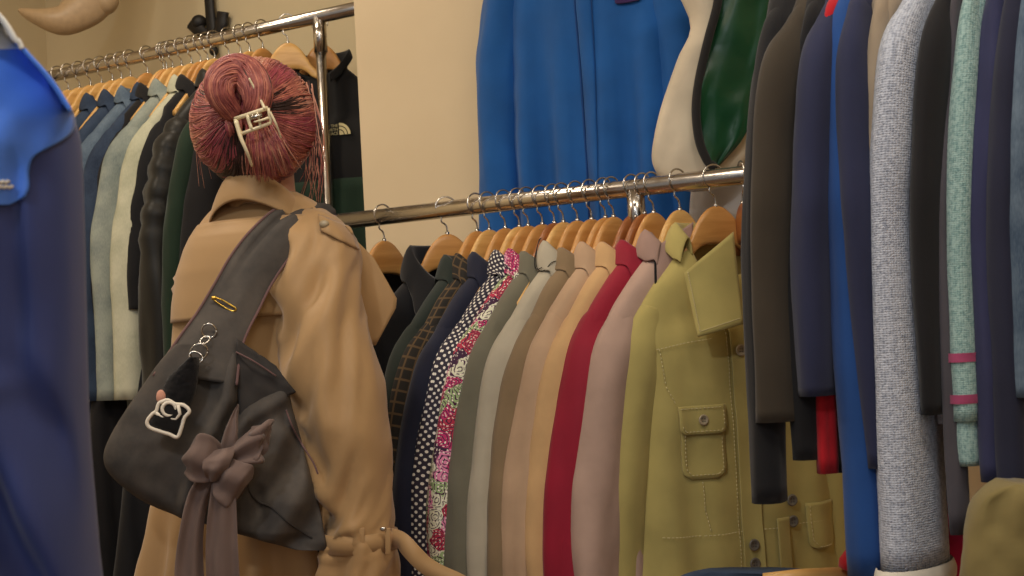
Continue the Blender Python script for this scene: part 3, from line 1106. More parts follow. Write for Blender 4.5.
# emblem: three lines of lettering beside a quarter dome of three arcs (wearer's left chest, local -x)
ex, ed = -0.068, 0.2
ey = FL.S(ex, ed) + 0.006
emb = MB()
for r0, r1 in ((0.0, 0.013), (0.0155, 0.023), (0.0255, 0.033)):
    rr = [[], [], [], []]
    for k in range(13):
        a = PI / 2 * k / 12
        for q, (r_, y_) in enumerate(((r0 + 0.0001, 0), (r1, 0), (r1, 0.0016), (r0 + 0.0001, 0.0016))):
            rr[q].append((ex - r_ * math.cos(a), ey + y_, -ed + r_ * math.sin(a)))
    emb.loft([list(x) for x in zip(*rr)], True, True, True)
eo = emb.build('emblem', FB['logo'], FL.root, flat=True)
for k, w in enumerate(('THE', 'NORTH', 'FACE')):
    mt = Matrix.Translation((ex + 0.003, ey + 0.0008, -ed + 0.0225 - 0.0107 * k)) @ Matrix(((-1, 0, 0, 0), (0, 0, 1, 0), (0, 1, 0, 0), (0, 0, 0, 1)))
    text(w, 0.0115, 'lettering', FB['logo'], eo, mt)

# ------------------------------------------------------------------ azure jackets on the projecting wall
def wall_garment(name, label, px, zneck, off, mat, **kw):
    s_ = s_for_px(px, 100, off, 1.7)
    P = wp(s_, off, zneck)
    rzv = math.atan2(-U.y, -U.x)       # local +x to the picture's left, +y out of the wall
    return Garment(name, label, kw.pop('cat', 'jacket'), P, rzv, mat, **kw)


AZ = wall_garment('track_jacket', 'bright azure blue track jacket hanging above the lower rail against the wall', 594, 2.24, -0.27, FB['blue'],
                  sw=0.21, L=0.95, t=0.05, slen=0.95, rx=0.062, ry=0.045, seed=51, fold=0.022, nf=4, sx=0.05, flare=0.03, taper=0.95, wr=0.006)
AZ.collar(FB['blue'], stand=0.05, fall=0.03, tip=0.03, out=0.012)
mb = MB()
rows = []
for j in range(30):
    d = 0.1 + 0.8 * j / 29
    rows.append([AZ.surf(x, d, o_) for x, o_ in ((0.005, 0.003), (0.003, 0.010), (-0.012, 0.011), (-0.03, 0.010), (-0.034, 0.003))])
mb.loft(rows, closed=False)
zo = mb.build('zip_flap', FB['blue'], AZ.root, solid=0.002)
mb = MB()
mb.tube([AZ.surf(0.008, d_, 0.006) for d_ in (0.1, 0.25, 0.35, 0.5, 0.7, 0.9)], 0.0025, 8)
mb.build('zipper', FB['blue_in'], zo)
pw = AZ.patch('logo_patch', FB['purple'], -0.09, -0.15, 0.315, 0.35, 0.008, 0.006)
hanger(AZ.root.location, AZ.root.rotation_euler[2], 'wood_mid', 'wooden hanger holding the bright azure track jacket on the wall', None)
mb = MB()
pp_ = AZ.root.location + Vector((0, 0, HDROP))
mb.tube([pp_ - N * 0.085, pp_, pp_ + N * 0.03], 0.012, 12)
mb.tube([pp_ + N * 0.025, pp_ + N * 0.033], 0.02, 12)
mb.tube([pp_ - N * 0.085, pp_ - N * 0.078], 0.03, 16)
tag(mb.build('wall_peg', M['chrome']), 'chrome peg on the wall above the azure track jacket', 'peg')

# white bomber with green lining, right of it
BW = wall_garment('bomber_jacket', 'cream bomber jacket opened to show its bottle green lining, right of the azure jacket', 900, 2.0, -0.255, FB['white'],
                  sw=0.14, L=0.62, t=0.05, slen=0.5, sleeves=(), rx=0.07, ry=0.06, seed=53, fold=0.01)
BW.collar(FB['rib_dk'], stand=0.03, fall=0.02, tip=0.02, out=0.01)
hanger(BW.root.location, BW.root.rotation_euler[2], 'wood_mid', 'wooden hanger holding the cream bomber jacket', None)
pp_ = BW.root.location + Vector((0, 0, HDROP))
mb = MB()
mb.tube([pp_ - N * 0.1, pp_, pp_ + N * 0.03], 0.012, 12)
mb.tube([pp_ + N * 0.025, pp_ + N * 0.033], 0.02, 12)
mb.tube([pp_ - N * 0.1, pp_ - N * 0.093], 0.03, 16)
tag(mb.build('wall_peg', M['chrome']), 'chrome peg on the wall above the cream bomber jacket', 'peg')


def sheet_px(rows, Zf, n=24, bulge=0.02, seed=0, wr=0.004):
    """a cloth body given by its left and right edge (photo px) at successive heights; Zf(t) depth; real thickness"""
    R_ = catmull(rows, n)
    out = []
    for j, (y, l, r) in enumerate(R_):
        a, b = un(l, y, Zf(j / n)), un(r, y, Zf(j / n))
        c = (a + b) / 2
        ax = (b - a) / 2
        dn = Vector((-ax.y, ax.x, 0)).normalized()
        if dn.y > 0:
            dn = -dn
        ring = []
        for k in range(36):
            th = 2 * PI * k / 36
            w = wr * (ns(math.cos(th) * 2 + seed, y * 0.02, math.sin(th)) * 2 + ns(math.cos(th) * 5, y * 0.05, seed + math.sin(th)))
            ring.append(c + ax * cpow(math.cos(th), 0.8) + dn * (cpow(math.sin(th), 0.8) * bulge + w))
        out.append(ring)
    return out


mb = MB()
mb.loft(sheet_px([(-40, 655, 760), (20, 690, 765), (60, 677, 768), (110, 660, 765), (150, 652, 752), (168, 654, 740), (182, 664, 726), (190, 676, 712)], lambda t: 2.66, 30, 0.03, 3), True, True, True)
mb.build('front_panel', FB['white'], BW.root, world=True)
mb = MB()
rows = [(-30, 712, 790), (0, 714, 780), (40, 704, 776), (80, 695, 766), (110, 692, 757), (140, 695, 742), (160, 703, 725), (168, 711, 717)]
mb.loft(sheet_px(rows, lambda t: 2.62, 30, 0.014, 9, 0.007), True, True, True)
lo_ = mb.build('lining', FB['green_sat'], BW.root, world=True)
mb = MB()
ed_ = catmull([(y, l) for y, l, r in rows], 40)
mb.tube([un(l + 4, y, 2.605) for y, l in ed_], 0.009, 12)
for k in range(60):
    pass
mb.build('ribbed_edge', FB['rib_dk'], lo_, world=True)
mb = MB()
mb.loft(sheet_px([(-30, 735, 800), (90, 728, 800), (150, 700, 800), (200, 690, 800), (260, 690, 800)], lambda t: 2.74, 24, 0.03, 13), True, True, True)
tag(mb.build('pale_jacket', FB['pale']), 'pale grey jacket half hidden behind the cream bomber and the lower rail', 'jacket')

# ------------------------------------------------------------------ sweaters on the near rail at the right
RZH = 1.86
RO = Vector((0.50, 2.03, RZH))
rack = rail_rack('clothes_rail', 'chrome clothes rail above the sweaters at the right edge', RO - U * 0.02, RO + U * 0.5, 0.1, 0.5, [RO + U * 0.95], U)
SWG = 'sweaters hanging at the right'
rspec = [
    # px of near sleeve, at y, yaw, mat, label, kwargs
    (780, 400, 0, 'black2', 'black long sleeved sweater with its cuff over the yellow olive jacket', dict(slen=0.780, L=0.625, rx=0.04, seed=61, ry=0.026, taper=0.9)),
    (790, 250, -14, 'olive_dk', 'dark olive brown fleece sweater left of the navy sweatshirt', dict(slen=0.665, L=0.745, rx=0.072, ry=0.032, seed=62, taper=0.95)),
    (822, 440, 0, 'black2', 'black sweater sleeve hanging behind the dark olive and navy sweaters', dict(slen=0.720, L=0.625, rx=0.03, ry=0.02, seed=63)),
    (826, 250, -4, 'navy_sw', 'navy sweatshirt just right of the dark olive sweater', dict(sy=-0.05, slen=0.630, L=0.725, rx=0.062, ry=0.034, seed=64)),
    (840, 420, -2, 'red', 'scarlet shirt showing as a thin strip beside the royal blue hoodie', dict(slen=0.740, L=0.785, rx=0.017, ry=0.016, seed=65)),
    (846, 380, -4, 'royal', 'royal blue hooded sweatshirt right of the navy sweatshirt', dict(sy=-0.01, slen=0.880, L=1.075, rx=0.045, ry=0.03, seed=66, cuff=(0, 0.07, 0.85))),
    (850, 250, -4, 'navy_sw', 'navy sweatshirt just left of the marled grey knit', dict(sy=-0.005, slen=0.730, L=0.785, rx=0.056, ry=0.03, taper=0.62, seed=67)),
    (868, 60, 0, 'tan', 'stone coloured top showing as a strip left of the grey knit', dict(slen=0.640, L=0.725, rx=0.036, ry=0.02, seed=68)),
    (911, 300, -14, 'knit', 'marled grey knit cardigan with a cream rolled hem', dict(slen=0.870, L=0.725, rx=0.07, ry=0.034, seed=69, taper=1.05, cuff=(1, 0.032, 1.09))),
    (944, 250, -12, 'black_sw', 'black sweatshirt hanging over the grey knit', dict(slen=0.660, L=0.725, rx=0.058, ry=0.024, seed=70)),
    (971, 420, -2, 'charcoal', 'charcoal jersey top left of the pale teal knit', dict(slen=0.820, L=0.745, rx=0.026, ry=0.014, seed=71)),
    (977, 300, -2, 'teal', 'pale teal knit sweater with two rose stripes on its sleeve', dict(slen=0.670, L=0.625, rx=0.034, ry=0.022, seed=72, cuff=(2, 0.065, 0.85))),
    (1002, 300, -4, 'indigo', 'indigo jersey just right of the pale teal knit', dict(slen=0.750, L=0.725, rx=0.03, ry=0.022, seed=73)),
    (1021, 300, -4, 'navy_blk', 'blue black jersey at the far right of the sweaters', dict(slen=0.770, L=0.825, rx=0.042, ry=0.026, seed=74)),
    (1040, 300, -4, 'denim_m', 'mid blue denim shirt cut by the right edge of the photo', dict(slen=0.640, L=0.825, rx=0.042, ry=0.026, seed=75)),
]
SW = {}
for i, (px, py, yaw, mat, label, kw) in enumerate(rspec):
    kw = dict(kw)
    if kw.get('cuff'):
        k = kw['cuff']
        kw['cuff'] = ((FB['royal'], FB['cream_hem'], FB['teal'])[k[0]], k[1], k[2])
    sw = 0.2
    R_ = rz(yaw)
    lx = Vector((math.cos(R_), math.sin(R_), 0))
    lo, hi = -1.0, 2.0
    for _ in range(50):
        s_ = (lo + hi) / 2
        q = RO + U * (s_ - 0.025) + lx * (sw + 0.005)
        zt = un(px, py, proj(q)[2]).z
        x = proj(Vector((q.x, q.y, zt)))[0]
        lo, hi = (s_, hi) if x < px else (lo, s_)
    p = RO + U * s_ - Vector((0, 0, HDROP))
    g = Garment('cardigan' if mat == 'knit' else 'hoodie' if mat == 'royal' else 'sweater', label, 'sweater', p, R_, FB[mat], sw=sw, t=0.018, fold=0.004, nf=4, wr=0.003, group=SWG, **{'sy': -0.05, **kw})
    SW[(mat, px)] = g
    hanger(p, R_, 'wood_mid', None, 'wooden hangers of the sweaters')['label'] = 'wooden hanger holding the ' + label
g = SW[('teal', 977)]
so, pp = g.sl[0]
for zc in (-0.635, -0.69):
    mb = MB()
    rr = []
    for dz in (0.006, 0, -0.006):
        x, y, z, a, b = min(pp, key=lambda q: abs(q[2] - zc - dz))
        z = zc + dz
        rr.append([(x + (a + 0.004) * math.cos(2 * PI * k / 28), y + (b + 0.004) * math.sin(2 * PI * k / 28), z) for k in range(28)])
    mb.loft(rr)
    mb.build('stripe', FB['rose'], so)
# lower garments under the sweaters
LG = 'garments on the lowest rail at the right'
LRO = RO + Vector((0.06, 0.1, 0))
rail_rack('clothes_rail', 'low chrome rail under the sweaters, hidden by the garments', Vector((0.5, 1.98, 0.70)), Vector((0.5, 1.98, 0.70)) + U * 0.6, 0.12, 0.4, [Vector((0.5, 1.98, 0.70)) + U * 0.9], U)


def low_garment(px, py, Z, yaw, mat, name, label, cat, **kw):
    P = un(px, py, Z)
    return Garment(name, label, cat, P, rz(yaw), FB[mat], group=LG, **kw)


low_garment(922, 508, 2.0, -50, 'red', 'shirt', 'scarlet shirt below the cream hem of the grey knit', 'shirt', sw=0.1, L=0.6, slen=0.4, seed=81, sleeves=())
low_garment(985, 515, 1.9, -60, 'magenta', 'shirt', 'magenta shirt showing beside the olive draped top', 'shirt', sw=0.09, L=0.6, slen=0.4, seed=82, sleeves=())
mb = MB()
mb.loft(sheet_px([(482, 1004, 1040), (487, 990, 1060), (497, 979, 1075), (515, 971, 1090), (545, 965, 1100), (590, 961, 1110), (700, 958, 1110)], lambda t: 1.62, 34, 0.05, 17, 0.007), True, True, True)
tag(mb.build('draped_top', FB['olive_p']), 'olive draped cotton top in the bottom right corner', 'top', LG)
mb = MB()
mb.loft(sheet_px([(570, 705, 800), (573, 690, 835), (580, 676, 852), (600, 668, 856), (700, 660, 860)], lambda t: 2.06, 20, 0.03, 19, 0.003), True, True, True)
dj = mb.build('jeans', FB['denim_d'])
tag(dj, 'dark blue denim along the bottom edge below the yellow olive jacket', 'jeans', LG)
mb = MB()
mb.tube([un(764, 581, 2.0), un(800, 578, 2.0), un(856, 574, 2.0)], [0.012, 0.014, 0.012], 14)
tag(mb.build('trouser_bar', M['wood_pale']), 'honey wooden trouser bar along the bottom edge beside the royal blue hoodie', 'hanger')
# ------------------------------------------------------------------ the person in the trench coat
ZW = 2.42
PF = Vector((0.35, 0.937, 0)).normalized()
PR = Vector((PF.y, -PF.x, 0))
SKIN = fabric('skin', (206, 152, 122), 0.5, var=0.05, sheen=0.0)
COAT = fabric('tan_trench_twill', (178, 142, 98), 0.5, var=0.05, weave=1500, bump=0.06, sheen=0.25)
COAT_D = fabric('tan_collar_twill', (176, 134, 84), 0.6, var=0.05, weave=1500, bump=0.06)
TROUS = fabric('dark_trousers', (40, 40, 48))
SHOE = plastic('black_shoe', (28, 26, 26), 0.4)
base = un(256, 400, ZW)
BX = Vector((base.x, base.y, 0))


def U2(px, py, Z=ZW):
    return un(px, py, Z)


HEAD = U2(256, 126)
V, E_, RAD = [], [], []


def av(p, r, prev=None):
    V.append(Vector(p))
    RAD.append(r if hasattr(r, '__len__') else (r, r))
    if prev is not None:
        E_.append((prev, len(V) - 1))
    return len(V) - 1


pel = av(BX + Vector((0, 0, 0.92)), (0.14, 0.1))
sp = av(BX + Vector((0, 0, 1.08)), (0.115, 0.085), pel)
ch = av(BX + Vector((0, 0, 1.24)), (0.13, 0.095), sp)
nb = av(U2(258, 222), (0.055, 0.05), ch)
nk = av(U2(260, 192) + Vector((0, 0.015, 0)), 0.05, nb)
h1 = av(HEAD + Vector((0, 0.015, -0.06)), 0.062, nk)
h2 = av(HEAD + Vector((0, 0.01, 0.0)), 0.085, h1)
h3 = av(HEAD + Vector((0, 0.005, 0.055)), 0.07, h2)
nose = av(HEAD + Vector((0, 0.105, -0.02)), 0.014, h2)
chin = av(HEAD + Vector((0, 0.075, -0.085)), 0.026, h1)


def hand(wr, d, side, thumbdir):
    d = d.normalized()
    side = side.normalized()
    palm = av(V[wr] + d * 0.05, (0.03, 0.02), wr)
    for k, (o, L) in enumerate(((-0.03, 0.07), (-0.01, 0.08), (0.01, 0.075), (0.03, 0.06))):
        a = av(V[wr] + d * 0.09 + side * o, 0.0095, palm)
        b = av(V[a] + d * L * 0.5 + thumbdir * 0.008, 0.009, a)
        av(V[b] + d * L * 0.42 + thumbdir * 0.025, 0.0078, b)
    t = av(V[wr] + d * 0.035 + side * -0.035 + thumbdir * 0.015, 0.011, palm)
    av(V[t] + d * 0.035 + side * -0.016 + thumbdir * 0.02, 0.0095, t)


# right arm hangs down, left arm reaches forward to the rail
sr = av(U2(314, 250, 2.38), 0.045, nb)
er = av(U2(342, 415, 2.29), 0.042, sr)
wr_ = av(U2(360, 566, 2.26), 0.026, er)
hand(wr_, Vector((0.02, 0.03, -1)), PF, Vector((-0.8, 0.2, 0)))
sl_ = av(U2(214, 254, 2.46), 0.042, nb)
el = av(V[sl_] + Vector((-0.01, 0.1, -0.26)), 0.042, sl_)
wl = av(V[el] + Vector((0.12, 0.2, 0.08)), 0.026, el)
hand(wl, Vector((0.3, 0.5, 0.5)), Vector((0.8, -0.4, 0)), Vector((0.2, 0.3, -0.4)))
for sgn in (-1, 1):
    hp_ = av(BX + PR * 0.085 * sgn + Vector((0, 0, 0.86)), 0.085, pel)
    kn = av(BX + PR * 0.09 * sgn + PF * 0.02 + Vector((0, 0, 0.48)), 0.058, hp_)
    an = av(BX + PR * 0.09 * sgn - PF * 0.01 + Vector((0, 0, 0.09)), 0.04, kn)
    av(BX + PR * 0.095 * sgn + PF * 0.13 + Vector((0, 0, 0.035)), 0.032, an)
me = bpy.data.meshes.new('person')
me.from_pydata([tuple(v - BX) for v in V], E_, [])
tmp = bpy.data.objects.new('person_tmp', me)
COL.objects.link(tmp)
sk = tmp.modifiers.new('skin', 'SKIN')
sk.use_smooth_shade = True
for i, sv in enumerate(me.skin_vertices[0].data):
    sv.radius = RAD[i]
    sv.use_root = (i == 0)
tmp.modifiers.new('sub', 'SUBSURF').levels = 2
dg = bpy.context.evaluated_depsgraph_get()
pm = bpy.data.meshes.new_from_object(tmp.evaluated_get(dg))
bpy.data.objects.remove(tmp)
pm.name = 'person'
pm.materials.clear()
pm.materials.append(SKIN)
for p_ in pm.polygons:
    p_.use_smooth = True
PERSON = bpy.data.objects.new('person', pm)
COL.objects.link(PERSON)
PERSON.location = BX
tag(PERSON, 'person with pinned-up pink hair and a tan trench coat, seen from behind', 'person')


def px_ring(py, l, r, Z, ratio=0.62, n=72, fn=None, ax=None):
    a, b = un(l, py, Z), un(r, py, Z)
    c = (a + b) / 2
    hx = (b - a).length / 2
    W = hx / math.sqrt(PR.x ** 2 + (ratio * PF.x) ** 2)
    D = W * ratio
    out = []
    for k in range(n):
        th = 2 * PI * k / n
        p = c + PR * (W * cpow(math.cos(th), 0.9)) + PF * (D * cpow(math.sin(th), 0.9))
        if fn:
            p += fn(th, p, (p - c).normalized())
        out.append(p)
    return out


def coat_fold(th, p, o):
    k = smooth(1.42, 1.2, p.z)
    lowk = smooth(1.0, 0.75, p.z)
    w = 0.007 * k * ns(p.x * 9, p.y * 9, p.z * 4) + 0.004 * k * ns(p.x * 22, p.y * 22, p.z * 9 + 4)
    w += 0.012 * lowk * math.sin(th * 9 + 2 * ns(p.x * 3, p.y * 3, p.z * 2))
    w += 0.004 * ns(p.x * 14, p.z * 14, 3.0)
    return o * w


rows = [(196, 228, 298, ZW), (204, 216, 312, ZW), (214, 204, 326, ZW), (228, 193, 340, ZW), (246, 184, 349, ZW), (270, 176, 352, ZW), (300, 172, 352, ZW), (340, 170, 348, ZW),
        (390, 166, 344, ZW), (440, 159, 340, ZW), (500, 149, 342, ZW), (576, 138, 350, ZW), (650, 128, 358, ZW), (730, 120, 368, ZW)]
rr = [px_ring(y, l, r, z, 0.56 if y < 230 else 0.6, 96, coat_fold) for y, l, r, z in catmull(rows, 70)]
mb = MB()
mb.loft(rr)
TC = mb.build('trench_coat', COAT, PERSON, world=True, solid=0.004)
TC['label'] = 'tan trench coat'


def sleeve_loft(path, name, n=60, seg=44, wr=1.0, seed=0.0):
    pp = catmull(path, n)
    pts = [Vector(q[:3]) for q in pp]
    mb = MB()
    R_ = []
    for j, p in enumerate(pts):
        t = (pts[min(j + 1, n)] - pts[max(j - 1, 0)]).normalized()
        a = Vector((1, 0, 0)) - t * t.x
        a.normalize()
        b = t.cross(a)
        ring = []
        f = j / n
        for k in range(seg):
            th = 2 * PI * k / seg
            u_, v_ = math.cos(th), math.sin(th)
            # diagonal drag folds from the shoulder, ridged and stretched around the arm
            q = f * 7.5 + 1.1 * u_ - 0.7 * v_ + seed
            rid = 1 - abs(ns(q * 0.9, u_ * 0.8 + seed, v_ * 0.8)) * 2.6
            rid2 = 1 - abs(ns(q * 1.9 + 7, u_ * 1.4, v_ * 1.4 + seed)) * 2.4
            w = (0.020 * rid + 0.007 * rid2 - 0.011) * wr * smooth(0.0, 0.15, f) * lerp(1.0, 0.3, smooth(0.1, 0.9, u_))
            ring.append(p + (a * u_ + b * v_) * (pp[j][3] + w))
        R_.append(ring)
    mb.loft(R_)
    return mb, pp, pts


P3 = lambda px, py, Z, r: tuple(un(px, py, Z)) + (r,)
path = [P3(292, 232, 2.39, 0.052), P3(314, 252, 2.36, 0.075), P3(318, 285, 2.335, 0.076), P3(323, 330, 2.315, 0.078), P3(336, 380, 2.295, 0.079), P3(347, 430, 2.28, 0.072), P3(354, 480, 2.27, 0.064),
        P3(358, 518, 2.265, 0.06), P3(360, 540, 2.262, 0.057), P3(360, 560, 2.26, 0.064), P3(359, 600, 2.258, 0.07)]
mb, pp, pts = sleeve_loft(path, 'sleeve', 80, 52, 1.0, 2.3)
SLV = mb.build('sleeve', COAT, TC, world=True, solid=0.004)
# left sleeve, reaching forward
pl_ = [tuple(V[sl_] + Vector((0.05, -0.01, 0.01))) + (0.055,), tuple(V[sl_] + Vector((0.0, 0.03, -0.05))) + (0.075,), tuple(lerp(V[sl_], V[el], 0.5)) + (0.072,), tuple(V[el]) + (0.066,), tuple(lerp(V[el], V[wl], 0.5)) + (0.058,), tuple(lerp(V[el], V[wl], 0.95)) + (0.05,)]
mb, _a, _b = sleeve_loft(pl_, 'sleeve', 40, 36, 0.8, 5.0)
mb.build('sleeve', COAT, TC, world=True, solid=0.004)
# cuff strap with belt loops and its long free tail
mb = MB()
cs = [(j, p) for j, p in enumerate(pts)]


def sleeve_ring(py, k, hh):
    j = min(range(len(pts)), key=lambda q: abs(proj(pts[q])[1] - py))
    c = pts[j]
    r = pp[j][3] + 0.004
    return [[c + Vector((math.cos(t) * (r + o), math.sin(t) * (r + o), dz)) for t in [2 * PI * i / 48 for i in range(48)]] for o, dz in k]


prof = [(0, 0.016), (0.005, 0.016), (0.006, 0.0), (0.005, -0.016), (0, -0.016)]
mb.loft(sleeve_ring(540, prof, 0))
st = [(392, 537, 2.235), (402, 541, 2.21), (412, 552, 2.2), (424, 564, 2.2), (438, 573, 2.2), (456, 581, 2.2), (472, 590, 2.2)]
R_ = []
cst = catmull([tuple(un(a, b, z)) for a, b, z in st], 30)
for j, q in enumerate(cst):
    q = Vector(q)
    t = (Vector(cst[min(j + 1, 30)]) - Vector(cst[max(j - 1, 0)])).normalized()
    wdir = Vector((0, 0.15, 1))
    wdir = (wdir - t * wdir.dot(t)).normalized()
    nn = t.cross(wdir)
    R_.append([q + wdir * (0.015 * a) + nn * (0.002 * b) for a, b in ((-1, -1), (1, -1), (1, 1), (-1, 1))])
mb.loft(R_, True, True, True)
mb.build('cuff_strap', COAT, TC, world=True)
for px in (362, 388):
    c = un(px, 541, 2.262 - 0.064 * (0.995 if px == 362 else 0.86))
    mb = MB()
    mb.box(c, (0.0045, 0.0, 0), (0, 0.002, 0), (0.001, 0, 0.022))
    mb.build('belt_loop', COAT, TC, world=True, bevel=0.001)
mb = MB()
mb.ball(un(383, 529, 2.205), 0.006, 0.003, 0.004, 12, 8)
mb.build('eyelet', M['hook'], TC, world=True)
# front storm flap seen past the arm
mb = MB()
rows_ = []
for j in range(13):
    v = j / 12
    a = Vector(un(lerp(338, 352, v), lerp(232, 350, v), 2.36))
    b = Vector(un(interp([(0, 356), (0.25, 374), (0.615, 399), (1.0, 376)], v)[0], interp([(0, 240), (0.25, 258), (0.62, 303), (1.0, 345)], v)[0], 2.40))
    rows_.append([a.lerp(b, k / 10) + Vector((0, 0.012 * math.sin(k / 10 * PI), 0)) for k in range(11)])
mb.loft(rows_, closed=False)
mb.build('storm_flap', COAT, TC, world=True, solid=0.004)
# back yoke flap
mb = MB()
R_ = []
for j in range(25):
    y = lerp(222, 318, j / 24)
    l, r = interp([(a, b, c) for a, b, c, d in rows], y)
    ring = px_ring(y, l + 2, r + 1, ZW, 0.64 if y > 230 else 0.6, 96, lambda th, p, o: o * (0.006 + 0.002 * ns(p.x * 15, p.z * 15, 1)))
    R_.append(ring[46:100] if False else [ring[k % 96] for k in range(44, 94)])
mb.loft(R_, closed=False)
mb.build('back_flap', COAT, TC, world=True, solid=0.004)
# epaulette with button
SBV, CBV = bvh_of(SLV), bvh_of(TC)


def on_coat(px, py, off):
    d = (un(px, py, 1) - CP).normalized()
    hs = [h[0] for h in (SBV.ray_cast(CP, d), CBV.ray_cast(CP, d)) if h[0] is not None]
    q = min(hs, key=lambda v: (v - CP).length) if hs else un(px, py, 2.34)
    return q - d * off


mb = MB()
mb.loft([[on_coat(lerp(lerp(318, 350, v), lerp(321, 358, v), w), lerp(lerp(215, 227, v), lerp(231, 250, v), w), 0.006 + 0.004 * math.sin(PI * w)) for w in [k / 8 for k in range(9)]] for v in [j / 14 for j in range(15)]], closed=False)
mb.build('epaulette', COAT, TC, world=True, solid=0.005)
mb = MB()
mb.ball(on_coat(324, 224, 0.014), 0.009, 0.006, 0.007, 14, 8)
mb.build('button', FB['button'], TC, world=True)
# turned-down collar
cc = un(264, 197, ZW)
R_ = []
for k in range(61):
    ph = math.radians(-165 + 330 * k / 60)      # 0 = back
    o = -PF * math.cos(ph) + PR * math.sin(ph)
    e = smooth(0.0, 2.0, abs(ph))
    hgt = 0.046 - 0.075 * e
    tilt = Vector((0, 0, 0.004 * math.sin(ph)))
    R_.append([cc + o * 0.062 + tilt + Vector((0, 0, hgt - 0.065)), cc + o * 0.069 + tilt + Vector((0, 0, hgt - 0.015)), cc + o * 0.074 + tilt + Vector((0, 0, hgt)), cc + o * 0.081 + tilt + Vector((0, 0, hgt - 0.006)),
               cc + o * (0.09 + 0.008 * e) + tilt + Vector((0, 0, hgt - 0.03)), cc + o * (0.098 + 0.012 * e) + tilt + Vector((0, 0, hgt - 0.062))])
mb = MB()
mb.loft(R_, closed=False)
mb.build('collar', COAT, TC, world=True, solid=0.006, subsurf=1)
# trousers and shoes
mb = MB()
for sgn in (-1, 1):
    rr = []
    for z in [0.86, 0.7, 0.48, 0.3, 0.1, 0.05]:
        c = BX + PR * 0.088 * sgn + PF * (0.02 if 0.3 < z < 0.6 else 0) + Vector((0, 0, z))
        r = lerp(0.06, 0.082, smooth(0.0, 0.85, z))
        rr.append([c + Vector((math.cos(t) * r, math.sin(t) * r, 0)) for t in [2 * PI * i / 24 for i in range(24)]])
    q = MB()
    q.loft(rr)
    q.build('trouser_leg', TROUS, PERSON, world=True, solid=0.003)
    s_ = MB()
    s_.ball(BX + PR * 0.095 * sgn + PF * 0.06 + Vector((0, 0, 0.04)), 0.052, 0.14, 0.045, 20, 12)
    so_ = s_.build('shoe', SHOE, PERSON, world=True)
# face
EYE = plastic('eye_white', (235, 230, 225), 0.2)
for sgn in (-1, 1):
    q = MB()
    q.ball(HEAD + Vector((0.032 * sgn, 0.082, 0.0)), 0.012, 0.01, 0.008, 14, 8)
    q.build('eye', EYE, PERSON, world=True)
q = MB()
q.tube(catmull([tuple(HEAD + Vector((x, 0.09 - abs(x) * 0.4, -0.055 + abs(x) * 0.05))) for x in (-0.024, -0.01, 0.0, 0.01, 0.024)], 16), [0.002 + 0.004 * math.sin(PI * k / 16) for k in range(17)], 8)
q.build('lips', fabric('lips', (170, 84, 84), 0.5), PERSON, world=True)

# ---- hair
def hairmat(name, ca, cb, rough=0.45):
    nt = NT(name)
    tc = nt.n('ShaderNodeTexCoord')
    no = nt.n('ShaderNodeTexNoise', i_Scale=55.0, i_Detail=3.0)
    nt.l(tc.outputs['Object'], no.inputs['Vector'])
    cc_ = ramp(nt, no.outputs['Fac'], [(0.35, rgb(*ca)), (0.65, rgb(*cb))])
    nt.l(cc_, nt.b.inputs['Base Color'])
    nt.b.inputs['Roughness'].default_value = rough
    nt.b.inputs['Specular IOR Level'].default_value = 0.4
    mp = nt.n('ShaderNodeMapping')
    mp.inputs['Scale'].default_value = (1400, 12, 1)
    nt.l(tc.outputs['UV'], mp.inputs['Vector'])
    n2 = nt.n('ShaderNodeTexNoise', i_Scale=1.0, i_Detail=2.0)
    nt.l(mp.outputs['Vector'], n2.inputs['Vector'])
    bp = nt.n('ShaderNodeBump', i_Strength=0.5, i_Distance=0.002)
    nt.l(n2.outputs['Fac'], bp.inputs['Height'])
    nt.l(bp.outputs['Normal'], nt.b.inputs['Normal'])
    return nt.m


HM = [hairmat('rose_hair', (140, 74, 72), (176, 102, 92)), hairmat('salmon_hair', (172, 98, 84), (204, 132, 110)), hairmat('magenta_hair', (142, 62, 74), (174, 84, 92)),
      hairmat('dark_hair', (44, 30, 28), (70, 46, 42)), hairmat('faded_hair', (182, 124, 104), (206, 150, 124))]
HRX, HRY, HRZ = 0.112, 0.118, 0.122


def hd(phi, pol):
    """direction on the head: phi around the back axis (0 = picture right, 90 = up), pol = angle from the back of the head"""
    return Vector((math.sin(pol) * math.cos(phi), -math.cos(pol), math.sin(pol) * math.sin(phi)))


def hpnt(phi, pol, k=1.0):
    d = hd(phi, pol)
    z = d.z * HRZ
    nar = 1.0 - 0.16 * smooth(-0.03, -0.12, z)
    return HEAD + Vector((d.x * HRX * nar, d.y * HRY, z)) * k


